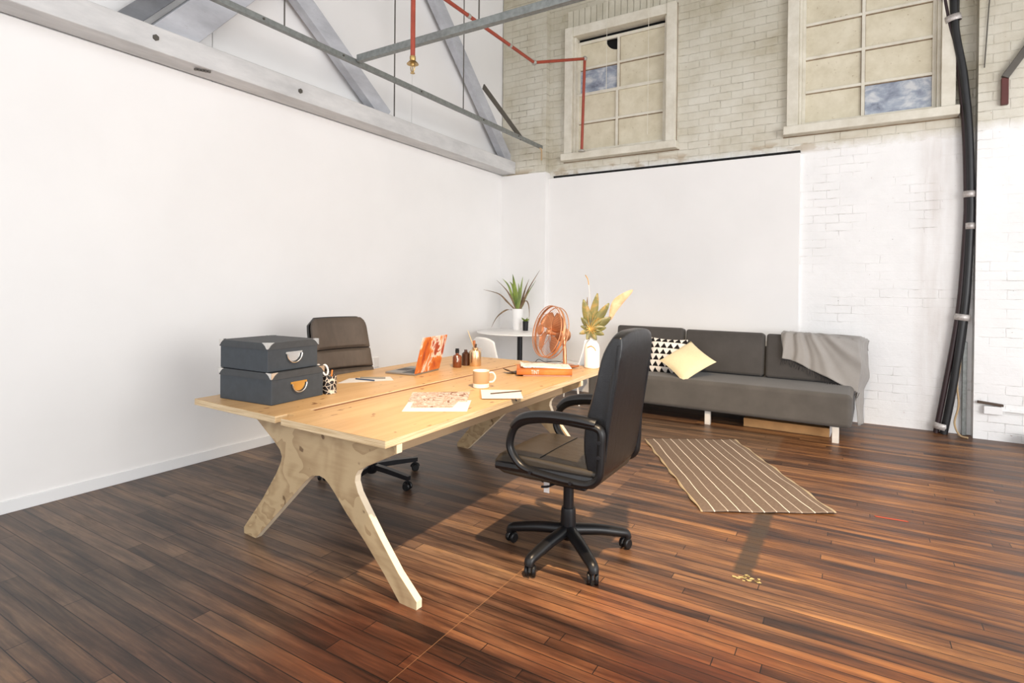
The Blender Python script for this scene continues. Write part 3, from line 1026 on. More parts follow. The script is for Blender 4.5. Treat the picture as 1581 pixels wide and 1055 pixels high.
cont = [(-0.120, 0.703), (-0.120, 0.664), (-0.282, 0.588), (-0.348, 0.557), (-0.376, 0.538), (-0.393, 0.511), (-0.396, 0.482), (-0.375, 0.435), (-0.326, 0.376), (-0.219, 0.252), (-0.105, 0.131), (0.008, 0.037), (0.008, 0.0), (-0.095, 0.0), (-0.192, 0.098), (-0.324, 0.215), (-0.465, 0.325), (-0.546, 0.399), (-0.591, 0.435), (-0.621, 0.451), (-0.66, 0.459), (-0.722, 0.447), (-0.77, 0.411), (-1.214, 0.0), (-1.331, 0.0), (-1.332, 0.034), (-1.151, 0.237), (-1.025, 0.402), (-0.985, 0.470), (-0.977, 0.501), (-0.995, 0.534), (-1.053, 0.575), (-1.27, 0.703)]
for y in (1.868, 3.915):
    bm = B()
    prism(bm, cont, 'y', 0, 0.036, 0, 1)
    obj('trestle_leg', bm, ['ply_leg', 'leg_edge'], t, loc=(-1.62 - 0.012 * (y - 1.868) + 2.5, y - 3.1, 0), rot=(0, 0, -0.045), smooth=False, bevel=0.0012, seg=1)
for x in (-1.93, -2.72):
    bm = B(); box(bm, (x + 2.5, 1.99 - 3.1, 0.60), (x + 2.5 + 0.03, 3.88 - 3.1, ZT - 0.037))
    obj('stretcher', bm, 'rail_wood', t, bevel=0.002, smooth=False)

# ================================================================= CHAIRS
def castor(bm_, c, ang, r=0.028):
    c = Vector(c)
    M = Matrix.Rotation(ang, 3, 'Z') @ Matrix.Rotation(PI / 2, 3, 'X')
    for s in (0.008, -0.028):
        off = Matrix.Rotation(ang, 3, 'Z') @ Vector((0, s + 0.02, 0))
        lathe(bm_, [(0, 0), (r * 0.8, 0), (r, 0.005), (r, 0.015), (r * 0.8, 0.02), (0, 0.02)], c + off + Vector((0, 0, r)), 18, M)
    # hood and stem
    hd = []
    for k in range(7):
        a = PI * 0.05 + k * PI * 0.9 / 6
        hd.append(c + Matrix.Rotation(ang, 3, 'Z') @ Vector((math.cos(a) * (r + 0.004), 0, r + math.sin(a) * (r + 0.004))))
    tube(bm_, hd, 0.007, 8)
    tube(bm_, [c + Vector((0, 0, r * 1.7)), c + Vector((0, 0, r * 2 + 0.03))], 0.008, 8)


def star_base(parent, angs, R, m, hubz, tipz, w0, w1, square=False):
    bm = B()
    lathe(bm, [(0, hubz - 0.05), (0.03, hubz - 0.05), (0.045, hubz - 0.03), (0.05, hubz + 0.01), (0.035, hubz + 0.03), (0, hubz + 0.03)], n=20)
    obj('hub', bm, m, parent)
    for i, a in enumerate(angs):
        a = math.radians(a)
        d = Vector((math.cos(a), math.sin(a), 0))
        bm = B()
        pts = [d * 0.03 + Vector((0, 0, hubz)), d * (R * 0.5) + Vector((0, 0, hubz - (hubz - tipz) * 0.28)), d * (R * 0.85) + Vector((0, 0, tipz + 0.008)), d * R + Vector((0, 0, tipz - 0.004)), d * (R + 0.012) + Vector((0, 0, tipz - 0.03))]
        if square:
            pts = [pts[0], pts[1], d * (R + 0.015) + Vector((0, 0, tipz))]
            tube(bm, pts, [w0, w0, w1], 8, sec=SQ)
        else:
            pts = smooth_path(pts, 5)
            n = len(pts)
            tube(bm, pts, [w0 + (w1 - w0) * k / (n - 1) for k in range(n)], 12, flat=1.15)
        lg = obj('leg', bm, m, parent)
        bm = B()
        castor(bm, d * R, a * 2.3 + 0.9 * i)
        obj('castor', bm, 'blk_plastic', lg)


# executive chair in front of the desk (faces -X)
cx, cy = -1.285, 2.71
t = thing('office_chair', 'black leather high-backed office chair with armrests in front of the desk', 'chair', (cx, cy, 0))
def CL(x, y, z):
    return Vector((x - cx, y - cy, z))
star_base(t, [189, 261, 333 - 18 + 2, 45 - 3, 117], 0.325, 'blk_plastic', 0.125, 0.085, 0.031, 0.021)
bm = B(); lathe(bm, [(0, 0.12), (0.040, 0.12), (0.042, 0.15), (0.039, 0.23), (0.036, 0.245), (0.0, 0.245)], n=22)
obj('column_sleeve', bm, 'blk_plastic', t)
bm = B(); lathe(bm, [(0, 0.24), (0.028, 0.24), (0.028, 0.40), (0, 0.40)], n=20)
obj('gas_column', bm, 'blk_plastic', t)
bm = B(); box(bm, CL(-1.40, 2.60, 0.385), CL(-1.14, 2.82, 0.435))
obj('tilt_mechanism', bm, 'blk_metal', t, bevel=0.012)
bm = B(); tube(bm, [CL(-1.30, 2.62, 0.40), CL(-1.32, 2.53, 0.40), CL(-1.33, 2.49, 0.41)], 0.006, 8)
obj('height_lever', bm, 'blk_metal', t)
bm = B(); box(bm, CL(-1.345, 2.54, 0.365), CL(-1.315, 2.545, 0.42))
obj('swing_tag', bm, 'paper', t, label='white swing tag with dark print')
# seat cushion: waterfall front
prof = [(-1.02, 0.50), (-1.02, 0.545), (-1.15, 0.548), (-1.35, 0.556), (-1.50, 0.560), (-1.575, 0.545), (-1.61, 0.505), (-1.60, 0.465), (-1.55, 0.445), (-1.40, 0.440), (-1.15, 0.442), (-1.04, 0.455)]
bm = B()
prism(bm, [(a - cx, b_) for a, b_ in prof], 'y', -0.245, 0.245)
obj('seat', bm, 'seat_leather', t, bevel=0.028, seg=4)
for yy_ in (2.470, 2.950):
    bm = B(); tube(bm, [CL(-1.585, yy_, 0.487), CL(-1.3, yy_, 0.495), CL(-1.04, yy_, 0.50)], 0.024, 8)
    obj('seat_side_panel', bm, 'leather', t)
bm = B(); tube(bm, [CL(-1.34, 2.49, 0.557), CL(-1.345, 2.71, 0.557), CL(-1.34, 2.93, 0.557)], 0.003, 6)
obj('seat_seam', bm, 'blk_plastic', t)
# backrest: profile in XZ swept in Y with bulge
fr_ = [(-1.10, 0.50), (-1.135, 0.62), (-1.13, 0.76), (-1.085, 0.88), (-1.055, 0.98), (-1.035, 1.08), (-1.01, 1.16), (-0.965, 1.215)]
bk_ = [(-0.905, 1.215), (-0.895, 1.15), (-0.925, 1.02), (-0.945, 0.88), (-0.965, 0.74), (-0.985, 0.60), (-1.0, 0.52), (-1.03, 0.485)]
full = fr_ + bk_
bm = B()
NV = 14
rings = []
for j in range(NV + 1):
    s = 2 * j / NV - 1
    k = abs(s) ** 3.2
    ring = []
    for (x, z) in full:
        midx = -1.0 + 0.06 * (z - 0.8) + 0.03
        zz = z - 0.03 * k * (1 if z > 1.1 else 0) + (0.02 * k if z < 0.55 else 0)
        wid = 0.247 - (0.02 * max(0, (z - 0.95) / 0.25)) - 0.012 * max(0, (0.65 - z) / 0.15)
        xx = midx + (x - midx) * (1 - 0.26 * k)
        ring.append(bm.verts.new((xx - cx, s * wid, zz)))
    rings.append(ring)
n = len(full)
for a, b_ in zip(rings[:-1], rings[1:]):
    for k in range(n):
        bm.faces.new((a[k], a[(k + 1) % n], b_[(k + 1) % n], b_[k]))
bm.faces.new(rings[0]); bm.faces.new(list(reversed(rings[-1])))
obj('backrest', bm, 'leather', t, bevel=0.012, seg=3, subsurf=1, angle=60)
for s in (-1, 1):
    bm = B(); tube(bm, smooth_path([(x - cx + 0.012, s * 0.238, z) for x, z in ((-0.935, 1.15), (-0.945, 1.02), (-0.965, 0.88), (-0.985, 0.74), (-1.0, 0.60))], 4), 0.008, 6)
    obj('back_piping', bm, 'leather', t)
arm = [(-1.467, 0.700), (-1.494, 0.631), (-1.488, 0.582), (-1.445, 0.527), (-1.389, 0.500), (-1.275, 0.488), (-1.155, 0.482), (-1.06, 0.485), (-1.01, 0.520), (-0.998, 0.58), (-0.995, 0.66), (-0.995, 0.735), (-1.02, 0.760), (-1.09, 0.766), (-1.193, 0.770), (-1.299, 0.764), (-1.403, 0.742)]
for s in (-1, 1):
    bm = B()
    P = [Vector((x - cx, s * 0.262, z)) for x, z in arm]
    P2 = []
    m_ = len(P)
    for i in range(m_):
        p0, p1, p2, p3 = P[i - 1], P[i], P[(i + 1) % m_], P[(i + 2) % m_]
        for k in range(4):
            q = k / 4
            P2.append(0.5 * ((2 * p1) + (-p0 + p2) * q + (2 * p0 - 5 * p1 + 4 * p2 - p3) * q * q + (-p0 + 3 * p1 - 3 * p2 + p3) * q ** 3))
    tube(bm, P2, 0.019, 12, closed=True, flat=1.25)
    af = obj('armrest', bm, 'blk_plastic', t)
    bm = B()
    pp = [(-1.475, 0.705), (-1.43, 0.748), (-1.36, 0.772), (-1.25, 0.785), (-1.12, 0.785), (-1.02, 0.776)]
    pp = smooth_path([(x - cx, s * 0.262, z) for x, z in pp], 5)
    k_ = len(pp)
    tube(bm, pp, [0.020 + 0.007 * math.sin(PI * min(1, (i + 1) / k_ * 1.0)) ** 0.5 for i in range(k_)], 12, flat=1.25)
    obj('armrest_pad', bm, 'leather', af)
    for (x, z) in ((-0.995, 0.70), (-0.997, 0.63), (-1.36, 0.497), (-1.14, 0.484)):
        bm = B()
        cyl(bm, (x - cx, s * 0.286 - 0.003, z), 0.009, 0.006, 10, Matrix.Rotation(PI / 2, 3, 'X'))
        obj('bolt', bm, 'blk_metal', af)

# second chair behind the desk (faces +X)
cx, cy = -2.98, 2.95
t = thing('office_chair', 'dark brown padded office chair behind the desk by the left wall', 'chair', (cx, cy, 0), math.radians(-12))
star_base(t, [10, 82, 154, 226, 298], 0.355, 'blk_metal', 0.105, 0.085, 0.018, 0.015, square=True)
bm = B(); lathe(bm, [(0, 0.06), (0.027, 0.06), (0.027, 0.42), (0, 0.42)], n=18)
obj('gas_column', bm, 'blk_metal', t)
bm = B(); box(bm, (-0.28, -0.25, 0.43), (0.24, 0.25, 0.51))
obj('seat', bm, 'chair_fab', t, bevel=0.035, seg=4)
bm = B(); box(bm, (-0.12, -0.1, 0.385), (0.12, 0.1, 0.43))
obj('tilt_mechanism', bm, 'blk_metal', t, bevel=0.01)
# backrest with three horizontal pads on a shell
def back_shape(z0, z1, xf, xb, bulge, wfun, m, nm, nz=10):
    bm = B()
    NY, NZ = 16, nz
    def pt(u, v, sgn):
        z = z0 + (z1 - z0) * v
        tt = (z - 0.58) / 0.58
        base = 0.12 - 0.0 * tt
        x0 = -0.42 - 0.16 * tt        # leans back with height
        s = 2 * u - 1
        wd = wfun(z)
        y = s * wd
        curve = 0.05 * s * s
        e = max(0, 1 - abs(s) ** 6) * max(0, 1 - abs(2 * v - 1) ** 6)
        if sgn > 0:
            return Vector((x0 + xf + curve + bulge * e ** 0.5, y, z))
        return Vector((x0 + xb + curve, y, z))
    V1 = grid(bm, lambda u, v: pt(u, v, 1), NY, NZ)
    V2 = grid(bm, lambda u, v: pt(u, v, -1), NY, NZ)
    edge = lambda V: [V[i][0] for i in range(NY + 1)] + [V[NY][j] for j in range(1, NZ + 1)] + [V[i][NZ] for i in range(NY - 1, -1, -1)] + [V[0][j] for j in range(NZ - 1, 0, -1)]
    A, Bv = edge(V1), edge(V2)
    for i in range(len(A)):
        bm.faces.new((A[i], A[(i + 1) % len(A)], Bv[(i + 1) % len(A)], Bv[i]))
    bmesh.ops.translate(bm, verts=bm.verts, vec=(0.035, 0.01, 0))
    return obj(nm, bm, m, t, bevel=0.006, seg=2)
def wf(z):
    top = 1.165
    if z > top - 0.09:
        q = (z - (top - 0.09)) / 0.09
        return 0.185 + 0.065 * math.sqrt(max(0, 1 - q * q)) + 0.0
    return 0.25 + 0.03 * (1.08 - z)
for z0, z1, m in ((0.60, 0.765, 'chair_fab'), (0.77, 0.915, 'chair_fab'), (0.92, 1.16, 'chair_fab')):
    back_shape(z0, z1, 0.0, -0.03, 0.03, lambda z: wf(z) - 0.012, m, 'back_pad')
back_shape(0.58, 1.165, -0.032, -0.065, 0.0, wf, 'blk_plastic', 'back_shell')
bm = B(); tube(bm, smooth_path([(-0.15, 0, 0.43), (-0.36, 0, 0.44), (-0.45, 0, 0.52), (-0.50, 0, 0.70)], 5), 0.02, 8, sec=SQ)
obj('back_support', bm, 'blk_metal', t)

# ================================================================= SOFA
t = thing('sofa', 'long armless charcoal fabric sofa with three back cushions against the back wall', 'sofa', (-1.30, 6.42, 0), -0.028)
bm = B()
# platform with soft edges, subdivided for a slight sag
box(bm, (-1.31, -0.45, 0.148), (1.32, 0.43, 0.462))
obj('seat', bm, 'sofa', t, bevel=0.045, seg=5)
for x0, x1, dz in ((-1.22, -0.40, 0.012), (-0.37, 0.475, 0.0), (0.50, 1.345, -0.005)):
    bm = B()
    box(bm, (x0, -0.075, -0.235), (x1, 0.075, 0.235))
    bmesh.ops.subdivide_edges(bm, edges=bm.edges[:], cuts=3, use_grid_fill=True)
    cxm = (x0 + x1) / 2
    hw = (x1 - x0) / 2
    for v in bm.verts:
        k = (1 - ((v.co.x - cxm) / hw) ** 2) * (1 - (v.co.z / 0.235) ** 2)
        v.co.y += math.copysign(0.022 * k, v.co.y) if abs(v.co.y) > 0.05 else 0
    obj('back_cushion', bm, 'sofa_dark', t, bevel=0.03, seg=4, loc=(0, 0.255, 0.70 + dz), rot=(-0.16, 0, 0), angle=50)
bm = B(); box(bm, (-1.28, 0.40, 0.2), (1.30, 0.45, 0.78)); obj('back_frame', bm, 'sofa_dark', t, bevel=0.01)
for x, y in ((-1.15, -0.36), (0.03, -0.36), (1.19, -0.40), (-1.15, 0.33), (0.03, 0.33), (1.19, 0.33)):
    bm = B(); box(bm, (x - 0.028, y - 0.02, 0), (x + 0.028, y + 0.02, 0.15))
    obj('leg', bm, 'sofa_leg', t, bevel=0.003)

# cushions
bm = cushion_bm(0.42, 0.41, 0.13)
o = obj('cushion', bm, 'tri', None, loc=(-1.80, 6.38, 0.645), rot=(-0.30, 0.02, 0.0))
tag(o, 'square scatter cushion with black and white triangles on the sofa', 'cushion', 'sofa cushions')
bm = cushion_bm(0.43, 0.43, 0.12, tuft=0.006)
o = obj('cushion', bm, 'beige')
o.matrix_world = Matrix.Translation((-1.535, 6.21, 0.625)) @ Matrix.Rotation(-0.86, 4, 'X') @ Matrix.Rotation(PI / 4 - 0.06, 4, 'Y')
tag(o, 'cream woven scatter cushion standing on its corner on the sofa', 'cushion', 'sofa cushions')

# throw blanket
def blanket():
    bm = B()
    NU, NV = 70, 46
    def top_y(s):
        return 6.66
    def fn(u, v):
        L = u * 1.02                       # metres along sofa top then round the end
        # drop length as a function of u
        X = -0.635 + L
        over = max(0.0, X - 0.065)
        Xc = min(X, 0.065)
        fr = (Xc + 0.635) / 0.70
        drop = 0.27 + 0.26 * max(0, fr - 0.12) / 0.88
        if over > 0:
            drop = 0.53 + 0.33 * min(1, over / 0.05)
        # path: behind cushion (v=0) -> top -> front down
        behind, topw = 0.10, 0.17
        tot = behind + topw + drop
        s = v * tot
        ang = 9.0 * math.atan2(L - 0.16, s + 0.05) * 1.9 + 2.0 * math.sin(L * 4)
        fold = 0.016 * math.sin(ang) * min(1, max(0, (s - behind) / 0.15)) + 0.006 * math.sin(ang * 2.3 + 1)
        ztop = 0.955 - 0.02 * fr
        if s < behind:
            y, z = 6.775, ztop - (behind - s)
        elif s < behind + topw:
            q = (s - behind) / topw
            y = 6.775 - topw * q
            z = ztop + 0.012 * math.sin(PI * q)
        else:
            d = s - behind - topw
            y = 6.605 - 0.16 * d - 0.02
            z = ztop - d
        if over > 0:
            # turn the corner: hang down the end of the sofa
            yy = max(y, 6.50) + over * 0.9
            xx = 0.075 + 0.05 * min(1, over / 0.25) + 0.008 * math.sin(over * 60)
            xx = 0.035 + 0.033 * min(1, max(0, (z - 0.44) / 0.12)) + 0.075 * min(1, over / 0.3) + 0.004 * math.sin(over * 60)
            z2 = z - over * 0.15
            return Vector((xx + fold * 0.5, min(yy, 6.86), max(z2, 0.06)))
        return Vector((Xc + 0.012 * math.sin(v * 9 + u * 3), y - fold - 0.014, z + fold * 0.4 * (1 if s > behind else 0)))
    grid(bm, fn, NU, NV)
    return bm
t = thing('throw_blanket', 'light grey throw blanket draped over the right end of the sofa', 'blanket', (-0.2, 6.6, 0.95))
bm = blanket()
bmesh.ops.translate(bm, verts=bm.verts, vec=(0.2, -6.6, -0.95))
obj('cloth', bm, 'blanket', t, solid=0.006, angle=80)
bm = B()
for k in range(44):
    fr = k / 43
    x = -0.635 + 0.70 * fr
    drop = 0.27 + 0.26 * max(0, fr - 0.12) / 0.88
    z = 0.955 - 0.02 * fr - drop
    y = 6.585 - 0.16 * drop - 0.02
    tube(bm, [(x + 0.2, y - 6.6, z - 0.95), (x + 0.2 + random.uniform(-.01, .01), y - 6.6 - 0.005, z - 0.95 - 0.03), (x + 0.2 + random.uniform(-.02, .02), y - 6.6 + 0.0, z - 0.95 - random.uniform(0.05, 0.075))], 0.002, 4)
o = obj('fringe', bm, 'fringe', t)
o['kind'] = 'stuff'

# cardboard box under the sofa
t = thing('cardboard_box', 'long flat brown cardboard box under the sofa', 'box', (-0.555, 6.38, 0), -0.03)
bm = B(); box(bm, (-0.39, -0.20, 0), (0.385, 0.25, 0.085)); obj('carton', bm, 'carton', t, bevel=0.002)
bm = B(); box(bm, (0.386, -0.20, 0.005), (0.392, 0.25, 0.13)); obj('end_flap', bm, 'paper', t)

# rug
t_c = Vector(((-1.671 - 0.067) / 2, (5.126 + 4.104) / 2, 0))
bm = B()
def rugf(u, v):
    x, y = (u - 0.5) * 0.85, (v - 0.5) * 1.70
    e = 0.006 * math.sin(v * 40) if u in (0, 1) else 0
    z = 0.008 + 0.004 * math.sin(y * 14 + x * 3) * (abs(x) / 0.42) ** 2 + 0.002 * math.sin(x * 20)
    return Vector((x + e, y, z))
grid(bm, rugf, 40, 80)
o = obj('rug', bm, 'rug', None, loc=(-0.865, 4.60, 0.0), rot=(0, 0, math.radians(30.0)), solid=0.006)
tag(o, 'small brown flat-woven rug with thin cream stripes on the floor', 'rug')

# tape residue and red mark on the floor
bm = B()
for k in range(14):
    x, y = -0.50 + random.uniform(0, 0.13), 2.93 + random.uniform(-0.03, 0.035)
    a = random.uniform(0, PI)
    q = [(x + math.cos(a + j * PI / 2.5) * random.uniform(0.003, 0.016), y + math.sin(a + j * PI / 2.5) * random.uniform(0.003, 0.012)) for j in range(5)]
    prism(bm, q, 'z', 0.0005, 0.003)
o = obj('tape_residue', bm, 'yellow', smooth=False)
o['kind'] = 'stuff'
tag(o, 'torn yellowish tape residue at the end of the dark floor strip', 'tape residue')
bm = B(); prism(bm, [(0.13, 4.19), (0.30, 4.20), (0.31, 4.185), (0.14, 4.172)], 'z', 0.0004, 0.0015)
tag(obj('floor_tape', bm, 'tapered', smooth=False), 'small faded red tape strip on the floor right of the rug', 'tape')

# ================================================================= SIDE TABLE AND PLANTS
TZ = 0.83
t = thing('side_table', 'round white pedestal table with a black pole behind the desk', 'table', (-3.74, 6.35, 0))
bm = B(); lathe(bm, [(0, TZ - 0.02), (0.55, TZ - 0.02), (0.565, TZ - 0.012), (0.565, TZ - 0.003), (0.56, TZ), (0, TZ)], n=64)
obj('table_top', bm, 'white', t)
bm = B(); lathe(bm, [(0, 0.02), (0.035, 0.02), (0.035, TZ - 0.02), (0, TZ - 0.02)], n=20)
obj('pole', bm, 'blk_metal', t)
bm = B(); lathe(bm, [(0, 0), (0.25, 0), (0.25, 0.012), (0.05, 0.03), (0, 0.03)], n=40)
obj('base', bm, 'blk_metal', t)

def shell_chair(x, y, rz, lab):
    t = thing('dining_chair', lab, 'chair', (x, y, 0), rz, 'white chairs at the round table')
    bm = B()
    def fn(u, v):
        s = 2 * u - 1
        if v < 0.5:
            q = v / 0.5
            yy = -0.22 + 0.40 * q
            z = 0.46 - 0.02 * math.sin(PI * q) + 0.03 * s * s
            wd = 0.21
        else:
            q = (v - 0.5) / 0.5
            yy = 0.18 + 0.09 * q + 0.03 * math.sin(q * PI / 2)
            z = 0.46 + 0.37 * q - 0.05 * abs(s) ** 3 * q
            wd = 0.21 - 0.035 * q
        cur = -0.05 * s * s * (max(0, v - 0.45) / 0.55)
        return Vector((s * wd, yy + cur, z))
    grid(bm, fn, 14, 24)
    obj('shell_seat', bm, 'white', t, solid=0.008, angle=80)
    for sx in (-1, 1):
        for sy in (-1, 1):
            bm = B(); tube(bm, [(sx * 0.12, sy * 0.12, 0.455), (sx * 0.2, sy * 0.2, 0.0)], [0.014, 0.010], 10)
            obj('leg', bm, 'white', t)
shell_chair(-3.62, 5.66, PI * 0.93, 'white moulded chair in front of the left side of the round table')
shell_chair(-2.98, 6.33, -PI * 0.5, 'white moulded chair right of the round table behind the copper fan')

# potted plant
def blade(bm, P, w_, mi=0, twist=0.3):
    P = smooth_path(P, 6)
    n = len(P)
    side = Vector((math.cos(0.55), math.sin(0.55), 0))
    prev = None
    for i, p in enumerate(P):
        s = i / (n - 1)
        ww = w_ * (0.55 + 0.9 * s if s < 0.4 else (1 - s) / 0.6 * 0.91) + 0.0008
        d = (P[min(i + 1, n - 1)] - P[max(i - 1, 0)]).normalized()
        sd = (side - d * side.dot(d)).normalized()
        nn = d.cross(sd).normalized()
        a, c_, b_ = bm.verts.new(p - sd * ww + nn * ww * 0.3), bm.verts.new(p), bm.verts.new(p + sd * ww + nn * ww * 0.3)
        if prev:
            for q, r_ in ((0, 1), (1, 2)):
                f = bm.faces.new((prev[q], prev[r_], (a, c_, b_)[r_], (a, c_, b_)[q]))
                f.material_index = mi
        prev = (a, c_, b_)
px, py = -3.93, 6.60
t = thing('potted_plant', 'spiky green plant in a tall white pot on the round table', 'plant', (px, py, TZ))
bm = B(); lathe(bm, [(0, 0), (0.058, 0), (0.064, 0.10), (0.078, 0.285), (0.074, 0.288), (0.07, 0.26), (0, 0.26)], n=28)
obj('pot', bm, 'white', t)
c30, s30 = math.cos(0.547), math.sin(0.547)
def pl(a, z, d=0.0):   # a = sideways, d = depth
    return (a * c30 - d * s30, a * s30 + d * c30, z)
bl = [([(0, .26), (-.06, .42), (-.125, .60), (-.21, .70)], .022, 0), ([(0, .26), (-.03, .45), (-.07, .60), (-.11, .66)], .026, 0), ([(0, .26), (-.02, .45), (-.05, .64), (-.07, .76)], .034, 0),
      ([(.01, .26), (.03, .42), (.05, .60), (.07, .73)], .022, 0), ([(.01, .26), (.06, .40), (.11, .57), (.16, .70)], .014, 2), ([(.02, .26), (.09, .42), (.17, .60), (.30, .82)], .014, 1),
      ([(.02, .26), (.08, .38), (.14, .50), (.25, .68)], .014, 0), ([(.02, .26), (.06, .34), (.11, .45), (.18, .56)], .026, 0), ([(-.02, .27), (-.08, .42), (-.16, .55), (-.29, .68)], .012, 2),
      ([(-.03, .27), (-.14, .38), (-.26, .49), (-.47, .545)], .013, 1), ([(-.04, .27), (-.15, .27), (-.28, .17), (-.36, .02)], .012, 1),
      ([(.03, .27), (.08, .36), (.115, .40), (.15, .34), (.16, .22), (.15, .11)], .010, 1), ([(0, .26), (.01, .40), (.02, .55), (0.01, .64)], .022, 0)]
for k, (pp, w_, mi) in enumerate(bl):
    bm = B(); blade(bm, [pl(a, z, 0.03 * math.sin(k * 2.1) * i) for i, (a, z) in enumerate(pp)], w_)
    obj('leaf', bm, ['leaf', 'leafdry', 'leafdry'][mi], t, angle=80, label=None if mi == 0 else 'dry brown leaf')
t = thing('potted_plant', 'tiny plant in a small black pot on the round table', 'plant', (-3.76, 6.53, TZ))
bm = B(); lathe(bm, [(0, 0), (0.036, 0), (0.040, 0.125), (0.036, 0.127), (0.035, 0.11), (0, 0.11)], n=20); obj('pot', bm, 'blk_plastic', t)
bm = B()
for k in range(8):
    a = k * 0.8
    blade(bm, [(0, 0, 0.11), (0.025 * math.cos(a), 0.025 * math.sin(a), 0.145), (0.06 * math.cos(a), 0.06 * math.sin(a), 0.135 + 0.02 * (k % 3))], 0.016)
obj('leaves', bm, 'leaf', t, angle=80)

# ================================================================= ON THE DESK
D = ZT + 0.001
def file_box(loc, rz, w_, d_, h_, lab, handle_mat):
    t = thing('storage_box', lab, 'box', loc, rz, 'storage boxes on the desk')
    bm = B(); box(bm, (-w_ / 2 + 0.004, -d_ / 2 + 0.004, 0), (w_ / 2 - 0.004, d_ / 2 - 0.004, h_ - 0.02))
    obj('body', bm, 'boxcard', t, bevel=0.003, smooth=False)
    bm = B(); box(bm, (-w_ / 2, -d_ / 2, h_ - 0.038), (w_ / 2, d_ / 2, h_))
    lid = obj('lid', bm, 'boxlid', t, smooth=False)
    for sx in (-1, 1):
        for sy in (-1, 1):
            bm = B()
            x, y = sx * (w_ / 2 + 0.0015), sy * (d_ / 2 + 0.0015)
            L_ = 0.045
            prism(bm, [(x, y), (x - sx * L_, y), (x - sx * L_ * 0.55, y - sy * L_ * 0.2), (x - sx * L_ * 0.35, y - sy * L_ * 0.35), (x - sx * L_ * 0.2, y - sy * L_ * 0.55), (x, y - sy * L_)], 'z', h_ - 0.002, h_ + 0.002)
            prism(bm, [(x, h_ + 0.002), (x - sx * L_, h_ + 0.002), (x - sx * L_ * 0.5, h_ - 0.014), (x - sx * 0.008, h_ - 0.032), (x, h_ - 0.034)], 'y', y - 0.0008, y + 0.0008)
            prism(bm, [(y, h_ + 0.002), (y - sy * L_, h_ + 0.002), (y - sy * L_ * 0.5, h_ - 0.014), (y - sy * 0.008, h_ - 0.032), (y, h_ - 0.034)], 'x', x - 0.0008, x + 0.0008)
            obj('corner_plate', bm, 'chrome', lid, smooth=False)
    # label-holder pull on +X face
    x = w_ / 2 - 0.004
    bm = B()
    zc = (h_ - 0.04) * 0.60
    box(bm, (x, -0.058, zc + 0.018), (x + 0.006, 0.058, zc + 0.030))
    plate = [(-0.046, 0.018), (0.046, 0.018)] + [(0.046 * math.cos(a), 0.018 - 0.045 * math.sin(a)) for a in [PI * k / 14 for k in range(1, 14)]]
    prism(bm, [(u, zc + v) for u, v in plate], 'x', x, x + 0.003)
    h1 = obj('handle', bm, handle_mat, t)
    bm = B(); tube(bm, [(x + 0.012, 0.052 * math.cos(a), zc + 0.018 - 0.052 * math.sin(a)) for a in [PI * k / 16 for k in range(17)]], 0.0038, 8)
    obj('handle_ring', bm, 'chrome', h1)
    return t
file_box((-3.0, 2.142, D), math.radians(3.5), 0.455, 0.385, 0.180, 'charcoal storage box with metal corners, lower of the stack on the desk', 'gold')
file_box((-3.015, 2.132, D + 0.183), math.radians(2.0), 0.435, 0.36, 0.165, 'charcoal storage box with metal corners, on top of the stack on the desk', 'chrome')

# pen cup
pcx, pcy = -2.805, 2.405
t = thing('pen_cup', 'black and white patterned pen cup beside the storage boxes', 'pen cup', (pcx, pcy, D))
bm = B(); lathe(bm, [(0, 0), (0.046, 0), (0.046, 0.11), (0.043, 0.11), (0.043, 0.006), (0, 0.006)], n=28)
obj('cup', bm, 'cup', t)
t = thing('scissors', 'white-handled scissors standing in the pen cup', 'scissors', (pcx - 0.012, pcy - 0.015, D + 0.01))
for s in (-1, 1):
    bm = B()
    ring = []
    for k in range(20):
        a = 2 * PI * k / 20
        u, z = s * 0.020 - 0.02 + 0.016 * math.cos(a), 0.135 + 0.032 * math.sin(a)
        ring.append(pl(u - 0.02 * (z - 0.1) * 6, z))
    tube(bm, ring, 0.006, 8, closed=True)
    obj('handle', bm, 'white', t)
bm = B(); bar(bm, pl(-0.01, 0.10), pl(0.015, 0.0), 0.003, 0.014, pl(1, 0)); obj('blade', bm, 'chrome', t)
bm = B(); tube(bm, [(pcx + 0.006, pcy + 0.0, D + 0.01), (pcx + 0.014, pcy + 0.012, D + 0.145)], 0.005, 6)
tag(obj('pencil', bm, 'pencil'), 'orange pencil standing in the pen cup', 'pencil')

# papers with pens near the brown chair
def sheet(name, pts, z, m, lab, cat, group=None, th=0.0012, lift=0.0):
    bm = B()
    prism(bm, pts, 'z', z, z + th)
    return tag(obj(name, bm, m, smooth=False), lab, cat, group)
sheet('paper_sheet', [(-3.03, 2.67), (-2.80, 2.98), (-2.93, 3.08), (-3.12, 2.86)], D, 'paper', 'white paper sheet under two pens by the brown chair', 'paper')
bm = B(); tube(bm, [(-3.045, 2.85, D + 0.007), (-2.88, 2.87, D + 0.007)], 0.0045, 8)
tag(obj('pen', bm, 'penblue'), 'dark blue pen lying across the paper sheet left of the laptop', 'pen', 'pens by the laptop')
bm = B(); tube(bm, [(-3.02, 2.87, D + 0.0145), (-2.90, 3.00, D + 0.0065)], 0.005, 8)
tag(obj('pen', bm, 'penslate'), 'thicker grey pen lying on the paper sheet left of the laptop', 'pen', 'pens by the laptop')

